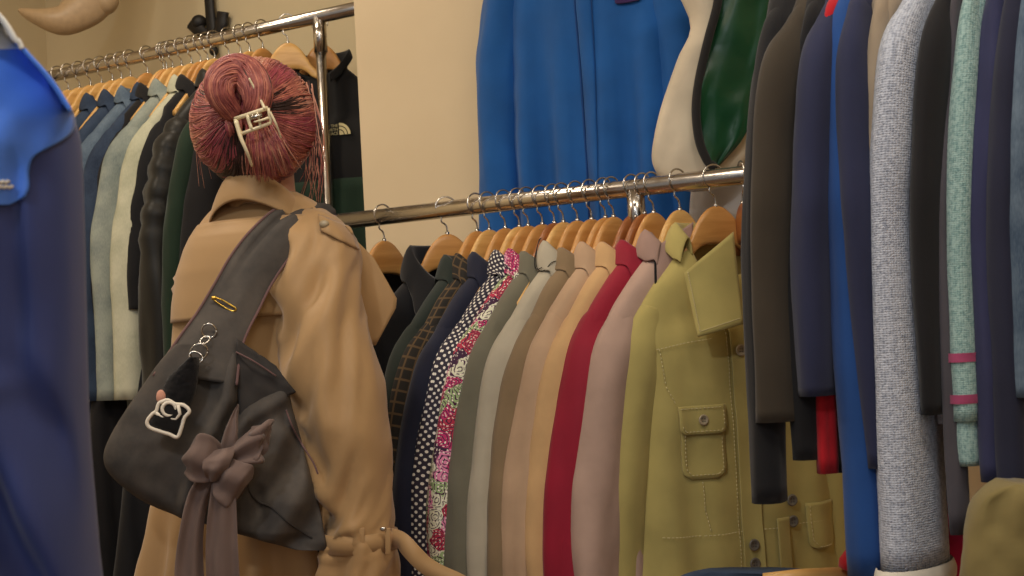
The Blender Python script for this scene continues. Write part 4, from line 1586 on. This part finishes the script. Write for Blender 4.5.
rh = random.Random(5)
mb = MB()
rings = []
for j in range(29):
    pol = PI * (j + 0.3) / 29.6
    ring = []
    for i in range(48):
        p = hpnt(2 * PI * i / 48, pol, 0.995) - HEAD
        if p.y > 0.02 and p.z < 0.075:
            p.y = 0.02 + (p.y - 0.02) * smooth(0.03, 0.075, p.z)
        ring.append(HEAD + p)
    rings.append(ring)
mb.loft(rings, True, True, True)
for k in range(2200):
    phi = rh.uniform(0, 2 * PI)
    up_ = math.sin(phi)
    pol0 = rh.uniform(1.0, 1.9 if up_ > -0.2 else 1.45)
    tw = (0.55 if math.cos(phi) < 0 else -0.25) * rh.uniform(0.3, 1.1)
    end = rh.uniform(0.1, 0.34)
    lift = 1.0 + rh.uniform(-0.012, 0.012) + (0.022 + rh.uniform(0, 0.008) if k >= 130 else 0) + 0.018 * ns(phi * 3.5, 1.7, pol0)
    n_ = 12
    pts_ = []
    for i in range(n_ + 1):
        t = i / n_
        pol = lerp(pol0, end, t ** 1.05)
        ph = phi + tw * math.sin(t * PI * 0.9) + 0.04 * ns(t * 3, k * 1.7, 0)
        pts_.append(hpnt(ph, pol, lift + 0.03 * math.sin(t * PI)))
    thick = rh.uniform(0.0022, 0.005) if k < 130 else rh.uniform(0.0009, 0.0017)
    rad = [thick * (0.55 + 0.6 * math.sin(PI * min(1, 0.15 + i / n_ * 0.9))) for i in range(n_ + 1)]
    pd = 0.42 if (0.25 < phi < 1.5) else 0.2 if up_ < -0.55 else 0.1
    cn = ns(phi * 2.6 + 3, pol0 * 1.2, 0.5) + rh.uniform(-0.12, 0.12)
    mi = 2 if cn < -0.22 else 0 if cn < 0.08 else 1 if cn < 0.36 else 4
    if ns(phi * 3.4 + 9, pol0, 2.5) > (0.22 if 0.2 < phi < 1.7 else 0.5 if up_ > -0.4 else 0.3) + rh.uniform(-0.06, 0.06):
        mi = 3
    mb.tube(pts_, rad, 5, True, mi)
HAIR = mb.build('hair', HM, PERSON, world=True)
HAIR['label'] = 'rose pink hair with dark roots'
# twisted roll of hair above the clip
mb = MB()
bc = [Vector(un(a, b, z)) for a, b, z in ((250, 122, 2.285), (257, 105, 2.262), (256, 88, 2.265), (246, 75, 2.285), (233, 73, 2.28), (221, 83, 2.262), (222, 98, 2.258), (235, 115, 2.28))]
bcc = [Vector(q) for q in catmull([tuple(b) for b in bc], 30)]
bcen = sum(bc, Vector()) / len(bc)
mb.tube(bcc, [0.027 * (0.6 + 0.5 * math.sin(PI * i / 30)) for i in range(31)], 12, True, 2)
for k in range(330):
    a0 = rh.uniform(0, 2 * PI)
    ro = rh.uniform(0.025, 0.031)
    pts_ = []
    for i, c in enumerate(bcc):
        t = (bcc[min(i + 1, 30)] - bcc[max(i - 1, 0)]).normalized()
        a = Vector((0, -1, 0)) - t * -t.y
        a.normalize()
        b = t.cross(a)
        an_ = a0 + i * (0.05 + 0.05 * math.sin(k)) + 0.25 * ns(k, i * 0.12, 0)
        e = 0.5 + 0.55 * math.sin(PI * i / 30)
        pts_.append(c + (a * math.cos(an_) + b * math.sin(an_)) * ro * e)
    mb.tube(pts_, rh.uniform(0.0009, 0.002), 5, True, (2, 0, 1, 0)[min(3, max(0, int(2 + 3.5 * ns(math.cos(a0) * 1.5, math.sin(a0) * 1.5, 3) + rh.uniform(-0.4, 0.4))))] if k % 23 else 3)
for k in range(60):     # fill between the two sides of the roll
    x0, y0 = rh.uniform(226, 258), rh.uniform(76, 116)
    p0 = un(x0, y0, 2.29)
    p1 = un(lerp(x0, 243, 0.3) + rh.uniform(-3, 3), y0 + 22, 2.28)
    pm_ = (p0 + p1) / 2 + Vector((0, -0.01, 0))
    mb.tube([p0, pm_, p1], [0.0015, 0.004, 0.002], 6, True, rh.choice((0, 2, 2, 1)))
bun = mb.build('hair_roll', HM, PERSON, world=True)
# loose ends fanning out below the clip and wisps at the sides
mb = MB()
for k in range(320):
    u_ = rh.random()
    s0 = un(lerp(247, 274, u_) + rh.uniform(-2, 2), 126 + rh.uniform(-6, 4), 2.268 + rh.uniform(0, 0.012))
    x1 = lerp(250, 296, u_) + rh.uniform(-6, 6)
    y1 = lerp(176, 156, abs(u_ - 0.35)) + rh.uniform(-14, 8)
    s1 = un(lerp(lerp(247, 274, u_), x1, 0.5) + rh.uniform(-3, 3), (126 + y1) / 2, 2.268)
    s2 = un(x1, y1, 2.292 + rh.uniform(0, 0.012))
    c_ = catmull([tuple(s0), tuple(s1), tuple(s2)], 10)
    mb.tube(c_, [0.0015 * (1 - 0.8 * i / 10) + 0.0002 for i in range(11)], 5, True, rh.choice((0, 0, 1, 1, 4, 2)))
for k in range(26):
    x0 = rh.uniform(296, 312)
    c_ = catmull([tuple(un(x0, rh.uniform(80, 100), 2.40)), tuple(un(x0 + rh.uniform(6, 14), 130, 2.39)), tuple(un(x0 + rh.uniform(8, 15), 165, 2.40)), tuple(un(x0 + rh.uniform(2, 18), rh.uniform(178, 212), 2.41))], 18)
    mb.tube(c_, [0.0017 * (1 - 0.75 * i / 18) for i in range(19)], 5, True, rh.choice((4, 4, 1, 0, 3)))
for k in range(9):
    x0 = rh.uniform(196, 206)
    c_ = catmull([tuple(un(x0 + 6, 105, 2.40)), tuple(un(x0 - 3, 135, 2.39)), tuple(un(x0 + rh.uniform(-2, 8), rh.uniform(160, 192), 2.40))], 14)
    mb.tube(c_, [0.0012 * (1 - 0.75 * i / 14) for i in range(15)], 5, True, rh.choice((4, 1, 0)))
mb.build('loose_strands', HM, PERSON, world=True)

# ---- claw clip
CLIP = plastic('cream_acetate', (240, 224, 186), 0.25)
ck_ = empty('hair_clip', un(252, 122, 2.255))
tag(ck_, 'cream claw clip holding the pink hair', 'hair clip')
ZC = 2.236
mb = MB()
A_, B_, C_, D_ = (235, 119), (268, 108), (271, 123), (241, 134)


def q2(p, q, t):
    return (lerp(p[0], q[0], t), lerp(p[1], q[1], t))


segs = [(A_, B_, 0.0042), (D_, C_, 0.0036), (A_, D_, 0.0038), (B_, C_, 0.0036), (q2(A_, B_, 0.36), q2(D_, C_, 0.36), 0.004), (q2(A_, B_, 0.66), q2(D_, C_, 0.66), 0.003)]
for a, b, r in segs:
    bend = lambda p, z0=ZC: un(p[0], p[1], z0 + 0.00002 * (p[0] - 252) ** 2)
    mb.tube([bend(q2(a, b, t / 4)) for t in range(5)], r, 8, True, 0, 0.7)
mb.build('frame', CLIP, ck_, world=True)
for tp, r in ((((236, 121, ZC), (241, 138, ZC), (247, 152, ZC + 0.006), (252, 166, ZC + 0.03)), 0.0042), (((270, 112, ZC), (276, 124, ZC + 0.004), (281, 138, ZC + 0.022)), 0.0026),
              (((265, 109, ZC), (259, 97, ZC + 0.004), (249, 78, ZC - 0.004)), 0.003), (((268, 118, ZC), (262, 120, ZC - 0.006), (254, 122, ZC - 0.002)), 0.0028)):
    mb = MB()
    c_ = catmull([tuple(un(*q)) for q in tp], 14)
    mb.tube(c_, [r * (1 - 0.45 * i / 14) for i in range(15)], 8)
    mb.build('tooth', CLIP, ck_, world=True)
mb = MB()
mb.tube([un(250, 118, ZC - 0.004), un(262, 115, ZC - 0.004)], 0.004, 8)
mb.build('spring', M['hook'], ck_, world=True)

# ------------------------------------------------------------------ the shoulder bag
def canvas(name, ca, cb):
    nt = NT(name)
    tc = nt.n('ShaderNodeTexCoord')
    no = nt.n('ShaderNodeTexNoise', i_Scale=9.0, i_Detail=7.0, i_Roughness=0.62)
    nt.l(tc.outputs['Object'], no.inputs['Vector'])
    cc_ = ramp(nt, no.outputs['Fac'], [(0.3, rgb(*ca)), (0.72, rgb(*cb))])
    nt.l(cc_, nt.b.inputs['Base Color'])
    nt.b.inputs['Roughness'].default_value = 0.8
    nt.b.inputs['Specular IOR Level'].default_value = 0.25
    return nt.m


BAGM = canvas('washed_grey_canvas', (58, 56, 55), (98, 90, 83))
BAGD = canvas('dark_grey_canvas', (50, 48, 48), (72, 66, 62))
BOWM = fabric('mauve_grey_cotton', (114, 95, 88), 0.8, var=0.08)
PIPE = fabric('mauve_trim', (112, 84, 82), 0.8)
bag = empty('shoulder_bag', un(220, 470, 2.24))
tag(bag, 'washed grey canvas shoulder bag with a big fabric bow on its front', 'bag')
brow = [(344, 176, 240), (352, 168, 250), (365, 157, 264), (385, 143, 286), (410, 126, 293), (435, 111, 300), (455, 104, 305), (472, 109, 310), (490, 128, 315), (505, 152, 319), (518, 186, 322), (530, 226, 324), (541, 264, 325), (550, 296, 323)]


def bag_fn(px, py, th):
    """extra outward push (m) of the front cloth at a photo position"""
    w = 0.006 * ns(px * 0.03, py * 0.02, 1.0) + 0.003 * ns(px * 0.08, py * 0.05, 2.0)
    # deep vertical fold between the flat strap panel and the pouch
    xc = interp([(340, 244), (400, 238), (450, 214), (510, 196)], py)[0]
    d = px - xc
    w += 0.022 * math.exp(-((d + 9) / 9.0) ** 2) - 0.032 * math.exp(-((d - 5) / 6.0) ** 2)
    # sagging V of the open mouth
    t = smooth(362, 392, py) * smooth(424, 404, py)
    if d > 0:
        vy = interp([(239, 412), (284, 386), (300, 378)], px)[0]
        w -= 0.03 * smooth(vy + 3, vy - 8, py) * smooth(2, 14, d)
        w += 0.012 * math.exp(-((py - vy - 12) / 9.0) ** 2) * smooth(4, 20, d)
    # drag folds on the right half of the pouch
    if px > 236:
        w += 0.014 * math.sin((px * 0.6 + py * 0.45) * 0.16) * smooth(236, 262, px) * smooth(400, 440, py)
        w -= 0.014 * math.exp(-((px - interp([(430, 276), (480, 258), (515, 262)], py)[0]) / 6.0) ** 2) * smooth(425, 445, py) * smooth(530, 505, py)
        w -= 0.013 * math.exp(-((py - interp([(285, 420), (318, 472)], px)[0]) / 5.0) ** 2) * smooth(278, 288, px)
    return w


R_ = []
bc_ = catmull(brow, 84)
for j, (y, l, r) in enumerate(bc_):
    zl, zr = 2.2, 2.235
    a, b = un(l, y, zl), un(r, y, zr)
    c = (a + b) / 2
    ax = (b - a) / 2
    dn = Vector((ax.y, -ax.x, 0)).normalized()
    if dn.y > 0:
        dn = -dn
    th_ = interp([(344, 0.012), (380, 0.03), (440, 0.052), (500, 0.055), (530, 0.04), (550, 0.012)], y)[0]
    ring = []
    for k in range(110):
        th = 2 * PI * k / 110
        p = c + ax * cpow(math.cos(th), 0.85)
        px_ = proj(p)[0]
        s_ = math.sin(th)
        w = bag_fn(px_, y, th) if s_ > 0 else 0.0
        p = p + dn * (cpow(s_, 0.8) * th_ + w * min(1, abs(s_) * 3) * min(1, th_ / 0.03))
        ring.append(p)
    R_.append(ring)
mb = MB()
mb.loft(R_, True, True, True)
BB = mb.build('pouch', BAGM, bag, world=True)
PBV = bvh_of(BB)


def on_bag(px, py, off):
    d = (un(px, py, 1) - CP).normalized()
    h = PBV.ray_cast(CP, d)
    return (h[0] if h[0] is not None else un(px, py, 2.2)) - d * off


mb = MB()
mb.tube([on_bag(a, b, 0.001) for a, b in catmull([(286, 410), (293, 428), (303, 446), (313, 462), (318, 474)], 30)], 0.0016, 6)
mb.build('seam', PIPE, BB, world=True)
mb = MB()
mb.tube([on_bag(a, b, 0.001) for a, b in catmull([(262, 446), (250, 462), (248, 486), (256, 500), (272, 508), (290, 524), (312, 538)], 50)], 0.0016, 6)
mb.build('seam', BAGD, BB, world=True)
# rear panel of the open mouth
mb = MB()
rows_ = []
for j in range(13):
    v = j / 12
    a = un(lerp(236, 240, v), lerp(338, 420, v), 2.2)
    b = un(lerp(276, 296, v), lerp(366, 392, v), 2.215)
    rows_.append([a.lerp(b, k / 16) + Vector((0, -0.004 * math.sin(v * PI) + 0.004 * ns(k * 0.3, v * 4, 2), 0)) for k in range(17)])
mb.loft(rows_, closed=False)
lin_ = mb.build('mouth_panel', BAGD, bag, world=True, solid=0.004)
mb = MB()
mb.tube(catmull([tuple(un(236, 352, 2.192)), tuple(un(255, 362, 2.19)), tuple(un(276, 376, 2.2))], 14), 0.0016, 6)
mb.build('trim', PIPE, lin_, world=True)
# wide strap over the right shoulder
sl1 = [(318, 206, 2.45), (296, 202, 2.385), (272, 212, 2.325), (250, 232, 2.29), (231, 256, 2.268), (214, 286, 2.25), (199, 310, 2.232), (178, 340, 2.212), (154, 376, 2.195)]
sr1 = [(336, 216, 2.43), (326, 221, 2.365), (306, 238, 2.315), (288, 260, 2.285), (272, 284, 2.265), (260, 308, 2.25), (249, 330, 2.23), (241, 352, 2.21), (237, 385, 2.185)]
a_, b_ = catmull(sl1, 60), catmull(sr1, 60)
R_ = []
for j in range(61):
    P0, P1 = un(*a_[j]), un(*b_[j])
    c = (P0 + P1) / 2
    ax = (P1 - P0) / 2
    tg = (un(*a_[min(j + 1, 60)]) + un(*b_[min(j + 1, 60)]) - un(*a_[max(j - 1, 0)]) - un(*b_[max(j - 1, 0)])).normalized()
    nn = ax.cross(tg).normalized()
    if nn.y > 0:
        nn = -nn
    ring = []
    for k in range(40):
        th = 2 * PI * k / 40
        x = math.cos(th)
        s_ = math.sin(th)
        crown = 0.010 * (1 - x * x) - 0.010 * math.exp(-((x + 0.45) / 0.14) ** 2) * smooth(0.75, 0.3, j / 60)
        w = 0.003 * ns(x * 2, j * 0.12, 4)
        ring.append(c + ax * x + nn * (cpow(s_, 0.6) * 0.004 + crown + w))
    R_.append(ring)
mb = MB()
mb.loft(R_, True, True, True)
STR = mb.build('strap', BAGM, bag, world=True)
for k0 in (0, 20):
    mb = MB()
    mb.tube([Vector(r[k0]) + Vector((0, -0.003, 0)) for r in R_], 0.0026, 6)
    mb.build('piping', PIPE, STR, world=True)
# bow
def ribbon(rows, name, parent, mat=BOWM, th=0.006, fold=0.004, seed=0, n=30, curl=0.0):
    """rows of (xl,yl,xr,yr,Z) edges"""
    R_ = []
    cr = catmull(rows, n)
    for j, (xl, yl, xr, yr, Z) in enumerate(cr):
        a, b = un(xl, yl, Z), un(xr, yr, Z)
        c = (a + b) / 2
        ax = (b - a) / 2
        nn = Vector((ax.y, -ax.x, 0))
        nn = nn.normalized() if nn.length > 1e-6 else Vector((0, -1, 0))
        if nn.y > 0:
            nn = -nn
        R_.append([c + ax * cpow(math.cos(t), 0.8) + nn * (math.sin(t) * th + fold * math.sin(math.cos(t) * 5 + seed + j * 0.05) + curl * (1 - math.cos(t) ** 2) + 0.003 * ns(math.cos(t) * 2, j * 0.15, seed)) for t in [2 * PI * k / 32 for k in range(32)]])
    mb = MB()
    mb.loft(R_, True, True, True)
    return mb.build(name, mat, parent, world=True)


ZB = 2.115
bow = empty('bow', (0, 0, 0))
bow.parent = bag
bow.location = un(222, 462, ZB) - bag.location
bow['label'] = 'mauve grey fabric bow'
ribbon([(222, 448, 222, 476, ZB), (212, 436, 210, 482, ZB - 0.018), (198, 434, 195, 482, ZB - 0.02), (189, 448, 188, 474, ZB - 0.004)], 'loop', bow, th=0.012, fold=0.006, seed=1)
ribbon([(226, 456, 216, 474, ZB), (240, 462, 214, 494, ZB - 0.022), (252, 466, 226, 507, ZB - 0.02), (252, 478, 234, 504, ZB - 0.002)], 'loop', bow, th=0.012, fold=0.006, seed=2)
ribbon([(226, 450, 230, 464, ZB), (248, 432, 254, 464, ZB - 0.006), (266, 420, 262, 462, ZB - 0.002), (274, 420, 262, 448, ZB + 0.01)], 'loop', bow, th=0.01, fold=0.007, seed=3)
ribbon([(218, 452, 236, 452, ZB + 0.008), (224, 432, 238, 436, ZB + 0.004), (232, 414, 238, 418, ZB + 0.012), (238, 404, 239, 406, ZB + 0.02)], 'loop', bow, th=0.006, fold=0.003, seed=4)
ribbon([(204, 470, 222, 474, ZB + 0.004), (189, 492, 210, 494, ZB - 0.002), (180, 530, 203, 530, ZB), (175, 570, 203, 572, ZB + 0.004), (176, 620, 207, 620, ZB), (178, 640, 208, 640, ZB)], 'tail', bow, th=0.004, fold=0.005, seed=5)
ribbon([(214, 474, 236, 478, ZB - 0.002), (210, 500, 236, 502, ZB - 0.02), (206, 540, 238, 540, ZB - 0.02), (206, 580, 240, 580, ZB - 0.02), (206, 640, 242, 640, ZB - 0.01)], 'tail', bow, th=0.004, fold=0.005, seed=7)
ribbon([(206, 452, 236, 446, ZB - 0.008), (203, 462, 232, 458, ZB - 0.03), (204, 472, 226, 472, ZB - 0.03), (208, 480, 220, 482, ZB - 0.008)], 'knot', bow, th=0.012, fold=0.004, seed=6)
# D-ring on the strap
def ringm(c, r, wire, tilt=(0, 0, 1), a0=0, a1=360, n=30):
    up_ = Vector(tilt)
    s_ = Vector((1, 0.15, 0)).normalized()
    return [Vector(c) + s_ * (r * math.cos(math.radians(lerp(a0, a1, k / n)))) + up_ * (r * math.sin(math.radians(lerp(a0, a1, k / n)))) for k in range(n + 1)]


mb = MB()
mb.tube(ringm(un(209, 331, 2.2), 0.012, 0, (0, -0.2, 1)), 0.0016, 8)
mb.build('d_ring', M['hook'], bag, world=True)
# safety pin
mb = MB()
mb.tube(catmull([tuple(un(a, b, 2.225)) for a, b in ((213, 299), (221, 305), (232, 311), (236, 309), (231, 305), (222, 300), (214, 297))], 30), 0.0016, 8)
mb.ball(un(214, 298, 2.225), 0.005, 0.003, 0.004, 10, 8)
tag(mb.build('safety_pin', M['gold']), 'gold safety pin through the grey bag strap', 'safety pin')
# key chain
FUR = fabric('black_plush', (22, 20, 22), 0.95, var=0.3, bump=0.6, nscale=160)
WHT = fabric('white_plush_edge', (232, 222, 206), 0.9, var=0.06)
PNK = fabric('pink_plush', (206, 150, 128), 0.9)
kc = empty('key_chain', un(185, 385, 2.14))
tag(kc, 'black plush key chain with a white edged charm, clipped to the grey bag', 'key chain')
mb = MB()
mb.tube(ringm(un(199, 352, 2.165), 0.014, 0, (0.2, -0.3, 0.95)), 0.0016, 8)
mb.build('key_ring', M['hook'], kc, world=True)
mb = MB()
mb.tube(ringm(un(196, 357, 2.155), 0.010, 0, (-0.4, 0.1, 0.9)), 0.0016, 8)
mb.build('key_ring', M['hook'], kc, world=True)
mb = MB()
mb.tube(ringm(un(205, 340, 2.185), 0.0075, 0, (0.3, 0.5, 0.8)), 0.0014, 8)
mb.build('chain_link', M['hook'], kc, world=True)
mb = MB()
rows_ = catmull([(357, 190, 198), (366, 180, 199), (378, 168, 198), (390, 163, 196), (402, 163, 192), (412, 166, 188)], 30)
R_ = []
for j, (y, l, r) in enumerate(rows_):
    a, b = un(l, y, 2.145), un(r, y, 2.145)
    c, ax = (a + b) / 2, (b - a) / 2
    R_.append([c + ax * math.cos(t) * (1 + 0.08 * ns(j * 0.9, math.cos(t) * 6, 0)) + Vector((0, -1, 0)) * (math.sin(t) * (0.018 + 0.004 * ns(j * 0.8, math.sin(t) * 5, math.cos(t) * 5))) for t in [2 * PI * k / 30 for k in range(30)]])
mb.loft(R_, True, True, True)
mb.build('plush_body', FUR, kc, world=True)
mb = MB()
mb.ball(un(161, 397, 2.132), 0.008, 0.006, 0.012, 14, 10)
mb.build('plush_ear', PNK, kc, world=True)
CH = [(160, 403), (168, 400), (176, 404), (184, 405), (190, 411), (185, 418), (182, 428), (178, 437), (170, 434), (160, 431), (150, 427), (148, 421), (153, 414), (157, 411)]
ZK = 2.112
mb = MB()
cpts = [un(a, b, ZK) for a, b in CH]
cen = sum(cpts, Vector()) / len(cpts)
R_ = [[cen.lerp(p, k) + Vector((0, dy, 0)) for p in cpts] for k, dy in ((0.02, -0.009), (0.6, -0.008), (0.98, -0.002), (0.98, 0.006), (0.02, 0.01))]
mb.loft(R_, True, True, True)
chm = mb.build('charm', FUR, kc, world=True)
mb = MB()
cl_ = [tuple(p + Vector((0, -0.004, 0))) for p in cpts + cpts[:2]]
mb.tube(catmull(cl_, 70), 0.0031, 8)
mb.build('charm_edge', WHT, chm, world=True)
mb = MB()
mb.tube(ringm(un(169, 409, ZK - 0.006), 0.0105, 0, (0, 0, 1)), 0.003, 8)
mb.build('charm_ring', WHT, chm, world=True)
mb = MB()
mb.tube([un(178, 405, ZK - 0.006), un(180, 414, ZK - 0.007), un(176, 419, ZK - 0.006), un(165, 418, ZK - 0.006), un(156, 413, ZK - 0.006)], 0.0028, 8)
mb.build('charm_band', WHT, chm, world=True)

# ------------------------------------------------------------------ blue jacket at the left edge
LB1 = fabric('deep_blue_nylon', (54, 66, 120), 0.5, var=0.08, bump=0.04)
LB2 = fabric('brighter_blue_nylon', (78, 128, 226), 0.42, var=0.06, bump=0.04)


def near_rows(rows, n, bulge, fn, seg=90, Z=1.1):
    out = []
    for y, l, r in catmull(rows, n):
        a, b = un(l, y, Z), un(r, y, Z)
        c, ax = (a + b) / 2, (b - a) / 2
        ring = []
        for k in range(seg):
            t = 2 * PI * k / seg
            p = c + ax * cpow(math.cos(t), 0.85)
            px_ = lerp((l + r) / 2, r, cpow(math.cos(t), 0.85))
            ring.append(p + Vector((0, -1, 0)) * (cpow(math.sin(t), 0.7) * bulge(y) + (fn(px_, y) if math.sin(t) > 0 else 0) * min(1, abs(math.sin(t)) * 2.5)))
        out.append(ring)
    return out


def jfold(px, y):
    k = smooth(330, 430, y)
    w = 0.018 * k * math.sin((px - (y - 380) * 0.42) * 0.085 + 0.6)
    w += 0.014 * math.exp(-((y - 388 + px * 0.12) / 12.0) ** 2) * smooth(60, 10, px)
    w += 0.005 * ns(px * 0.03, y * 0.012, 3.3) + 0.007 * ns(px * 0.045, y * 0.028, 1.3) * smooth(260, 120, y)
    w -= 0.012 * math.exp(-((px - 40 - (y - 190) * 0.03) / 7.0) ** 2) * smooth(150, 190, y) * smooth(420, 300, y)
    return w


jr = [(14, -90, -6), (32, -130, 6), (50, -170, 22), (72, -205, 40), (95, -230, 58), (118, -242, 69), (150, -246, 74), (230, -248, 77), (320, -248, 79), (420, -248, 82), (500, -248, 88), (590, -248, 97), (690, -246, 116), (760, -246, 120)]
BJ = empty('windbreaker', un(-80, 700, 1.1))
tag(BJ, 'blue nylon jacket, brighter blue above, filling the left edge of the photo', 'jacket')
mb = MB()
mb.loft(near_rows(jr, 160, lambda y: lerp(0.03, 0.085, smooth(10, 160, y)), jfold), True, True, True)
JBODY = mb.build('body', LB1, BJ, world=True)
JB = bvh_of(JBODY)
jt = un(-135, 12, 1.1)
jn = Vector((jt.x, jt.y, jt.z - 0.01))
RF = jn + Vector((0, 0, HDROP))
rail_rack('clothes_rail', 'chrome clothes rail carrying the blue nylon jacket, beyond the left edge', RF + Vector((0, -0.35, 0)), RF + Vector((0, 0.12, 0)), 0.02, 0.02, [RF + Vector((0, -0.32, 0)), RF + Vector((0, 0.1, 0))], Vector((0, 1, 0)))
hanger(jn, 0.0, 'wood_mid', 'wooden hanger holding the blue nylon jacket at the left edge', 'hanger at the left edge')



def drape(bv, px, py, off, fallback=1.03):
    d = (un(px, py, 1) - CP).normalized()
    h = bv.ray_cast(CP, d)
    p_ = h[0] if h[0] is not None else un(px, py, fallback)
    return p_ - d * off


def drape_rows(rows, off, n=40, m=40):
    return [[drape(JB, lerp(l, r, k / m), y, off) for k in range(m + 1)] for y, l, r in catmull(rows, n)]


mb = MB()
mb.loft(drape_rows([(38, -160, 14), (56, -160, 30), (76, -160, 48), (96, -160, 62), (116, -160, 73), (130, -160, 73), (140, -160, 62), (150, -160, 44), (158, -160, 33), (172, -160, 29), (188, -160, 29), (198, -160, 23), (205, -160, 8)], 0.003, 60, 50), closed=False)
yo = mb.build('brighter_blue_area', LB2, BJ, world=True, solid=0.003)  # thin brighter blue sheet laid over the upper part of the jacket body
mb = MB()
mb.loft(drape_rows([(6, -40, -6), (20, -30, 6), (36, -20, 16), (50, -4, 23)], 0.004, 20, 10), closed=False)
mb.build('shoulder_panel', FB['label'], BJ, world=True, solid=0.004)
mb = MB()
for (x0, x1, y) in ((-40, 9, 182), (-40, 13, 187)):
    R_ = [drape(JB, lerp(x0, x1, k / 30), y + 1.0 * math.sin(k * 2.1), 0.006) for k in range(31)]
    mb.tube(R_, 0.0015, 6)
mb.build('embroidery', FB['label'], yo, world=True)

# ------------------------------------------------------------------ mannequin foot and iron ornament at the top left
MANQ = plastic('tan_mannequin', (176, 148, 112), 0.42)
ZF = 4.05
root = empty('mannequin_leg', un(100, -20, ZF))
tag(root, 'tan mannequin leg with a pointed foot hanging above the left rail', 'mannequin')
R_ = []
fp = catmull([(19, 10, 2, 0.008), (26, 13, 5, 0.018), (38, 17, 8.5, 0.03), (52, 20, 12.5, 0.038), (64, 20, 15.5, 0.038), (77, 13, 19, 0.036), (90, 2, 22, 0.036), (101, -16, 22, 0.042), (108, -50, 21, 0.05), (112, -105, 25, 0.06), (114, -170, 29, 0.068)], 50)
for j, (x, y, h, w) in enumerate(fp):
    x0, y0 = fp[max(j - 1, 0)][:2]
    x1, y1 = fp[min(j + 1, 50)][:2]
    L_ = math.hypot(x1 - x0, y1 - y0)
    nx, ny = -(y1 - y0) / L_, (x1 - x0) / L_
    c = un(x, y, ZF)
    e = un(x + nx * h, y + ny * h, ZF) - c
    R_.append([c + e * math.cos(t) + Vector((0, -1, 0)) * (w * math.sin(t)) for t in [2 * PI * k / 28 for k in range(28)]])
mb = MB()
mb.loft(R_, True, True, True)
lg = mb.build('leg', MANQ, root, world=True)
mb = MB()
mb.ball(un(105, 0, ZF), 0.043, 0.034, 0.047, 20, 14)
mb.build('heel', MANQ, root, world=True)
mb = MB()
top = un(114, -172, ZF)
mb.tube([top, Vector((top.x, top.y, H - 0.002))], 0.006, 8)
mb.build('cord', FB['black'], root, world=True)


def wall_pt(px, py, off):
    d = (un(px, py, 1) - CP)
    t = (off - (CP - W0).dot(N)) / d.dot(N)
    return CP + d * t


IRON = plastic('black_iron', (26, 23, 22), 0.55)
mb = MB()
OO = BACK_OFF + 0.025
W_ = lambda x, y, o=0.0: wall_pt(x, y, OO + o)
sh = catmull([tuple(W_(206, -60)), tuple(W_(208, -20)), tuple(W_(210, 10)), tuple(W_(212, 30)), tuple(W_(214, 52))], 20)
mb.tube(sh, [0.02 if k < 16 else 0.02 - 0.003 * (k - 16) for k in range(21)], 10, True, 0, 0.5, up=N)
mb.tube(catmull([tuple(W_(194, 22)), tuple(W_(198, 28)), tuple(W_(205, 33)), tuple(W_(213, 34)), tuple(W_(220, 28)), tuple(W_(223, 12))], 24), [0.012 + 0.022 * abs(k / 24 - 0.5) * 2 * (1 if k < 22 else 0.6) for k in range(25)], 10, True, 0, 0.5, up=N)
mb.ball(W_(199, 22), 0.026, 0.02, 0.024, 14, 10)
mb.ball(W_(214, 51), 0.016, 0.016, 0.016, 12, 8)
tag(mb.build('wall_ornament', IRON), 'black iron anchor shaped ornament on the back wall above the left rail', 'ornament')

# ------------------------------------------------------------------ light
def area(name, loc, size, power, col, tgt=None):
    d = bpy.data.lights.new(name, 'AREA')
    d.energy = power
    d.size = size
    d.color = col
    o = bpy.data.objects.new(name, d)
    COL.objects.link(o)
    o.location = loc
    t = Vector(tgt) if tgt else Vector((loc[0], loc[1], 0))
    o.rotation_euler = (t - Vector(loc)).to_track_quat('-Z', 'Y').to_euler()
    return o


WARM = (1.0, 0.86, 0.68)
area('ceiling_lamp', (-1.9, 2.3, 2.92), 0.3, 26, WARM)
area('ceiling_lamp', (-1.0, 3.2, 2.92), 0.3, 9, WARM)
area('ceiling_lamp', (-0.5, 1.2, 2.92), 0.6, 21, WARM)
area('ceiling_lamp', (0.6, 0.8, 2.92), 0.6, 18, (1.0, 0.92, 0.8))
area('window_daylight', (0.8, -1.8, 1.9), 1.8, 40, (0.78, 0.89, 1.0), (0.5, 2.0, 1.2))
area('shop_spot', (-0.9, -0.2, 2.6), 0.15, 15, (0.85, 0.92, 1.0), (-0.42, 1.05, 1.3))
w = bpy.data.worlds.new('world')
scene.world = w
w.use_nodes = True
w.node_tree.nodes['Background'].inputs['Color'].default_value = (0.9, 0.85, 0.8, 1)
w.node_tree.nodes['Background'].inputs['Strength'].default_value = 0.3
scene.view_settings.view_transform = 'Standard'
scene.view_settings.look = 'None'
scene.view_settings.exposure = -0.3
scene.view_settings.gamma = 1.0
scene.view_settings.use_curve_mapping = False
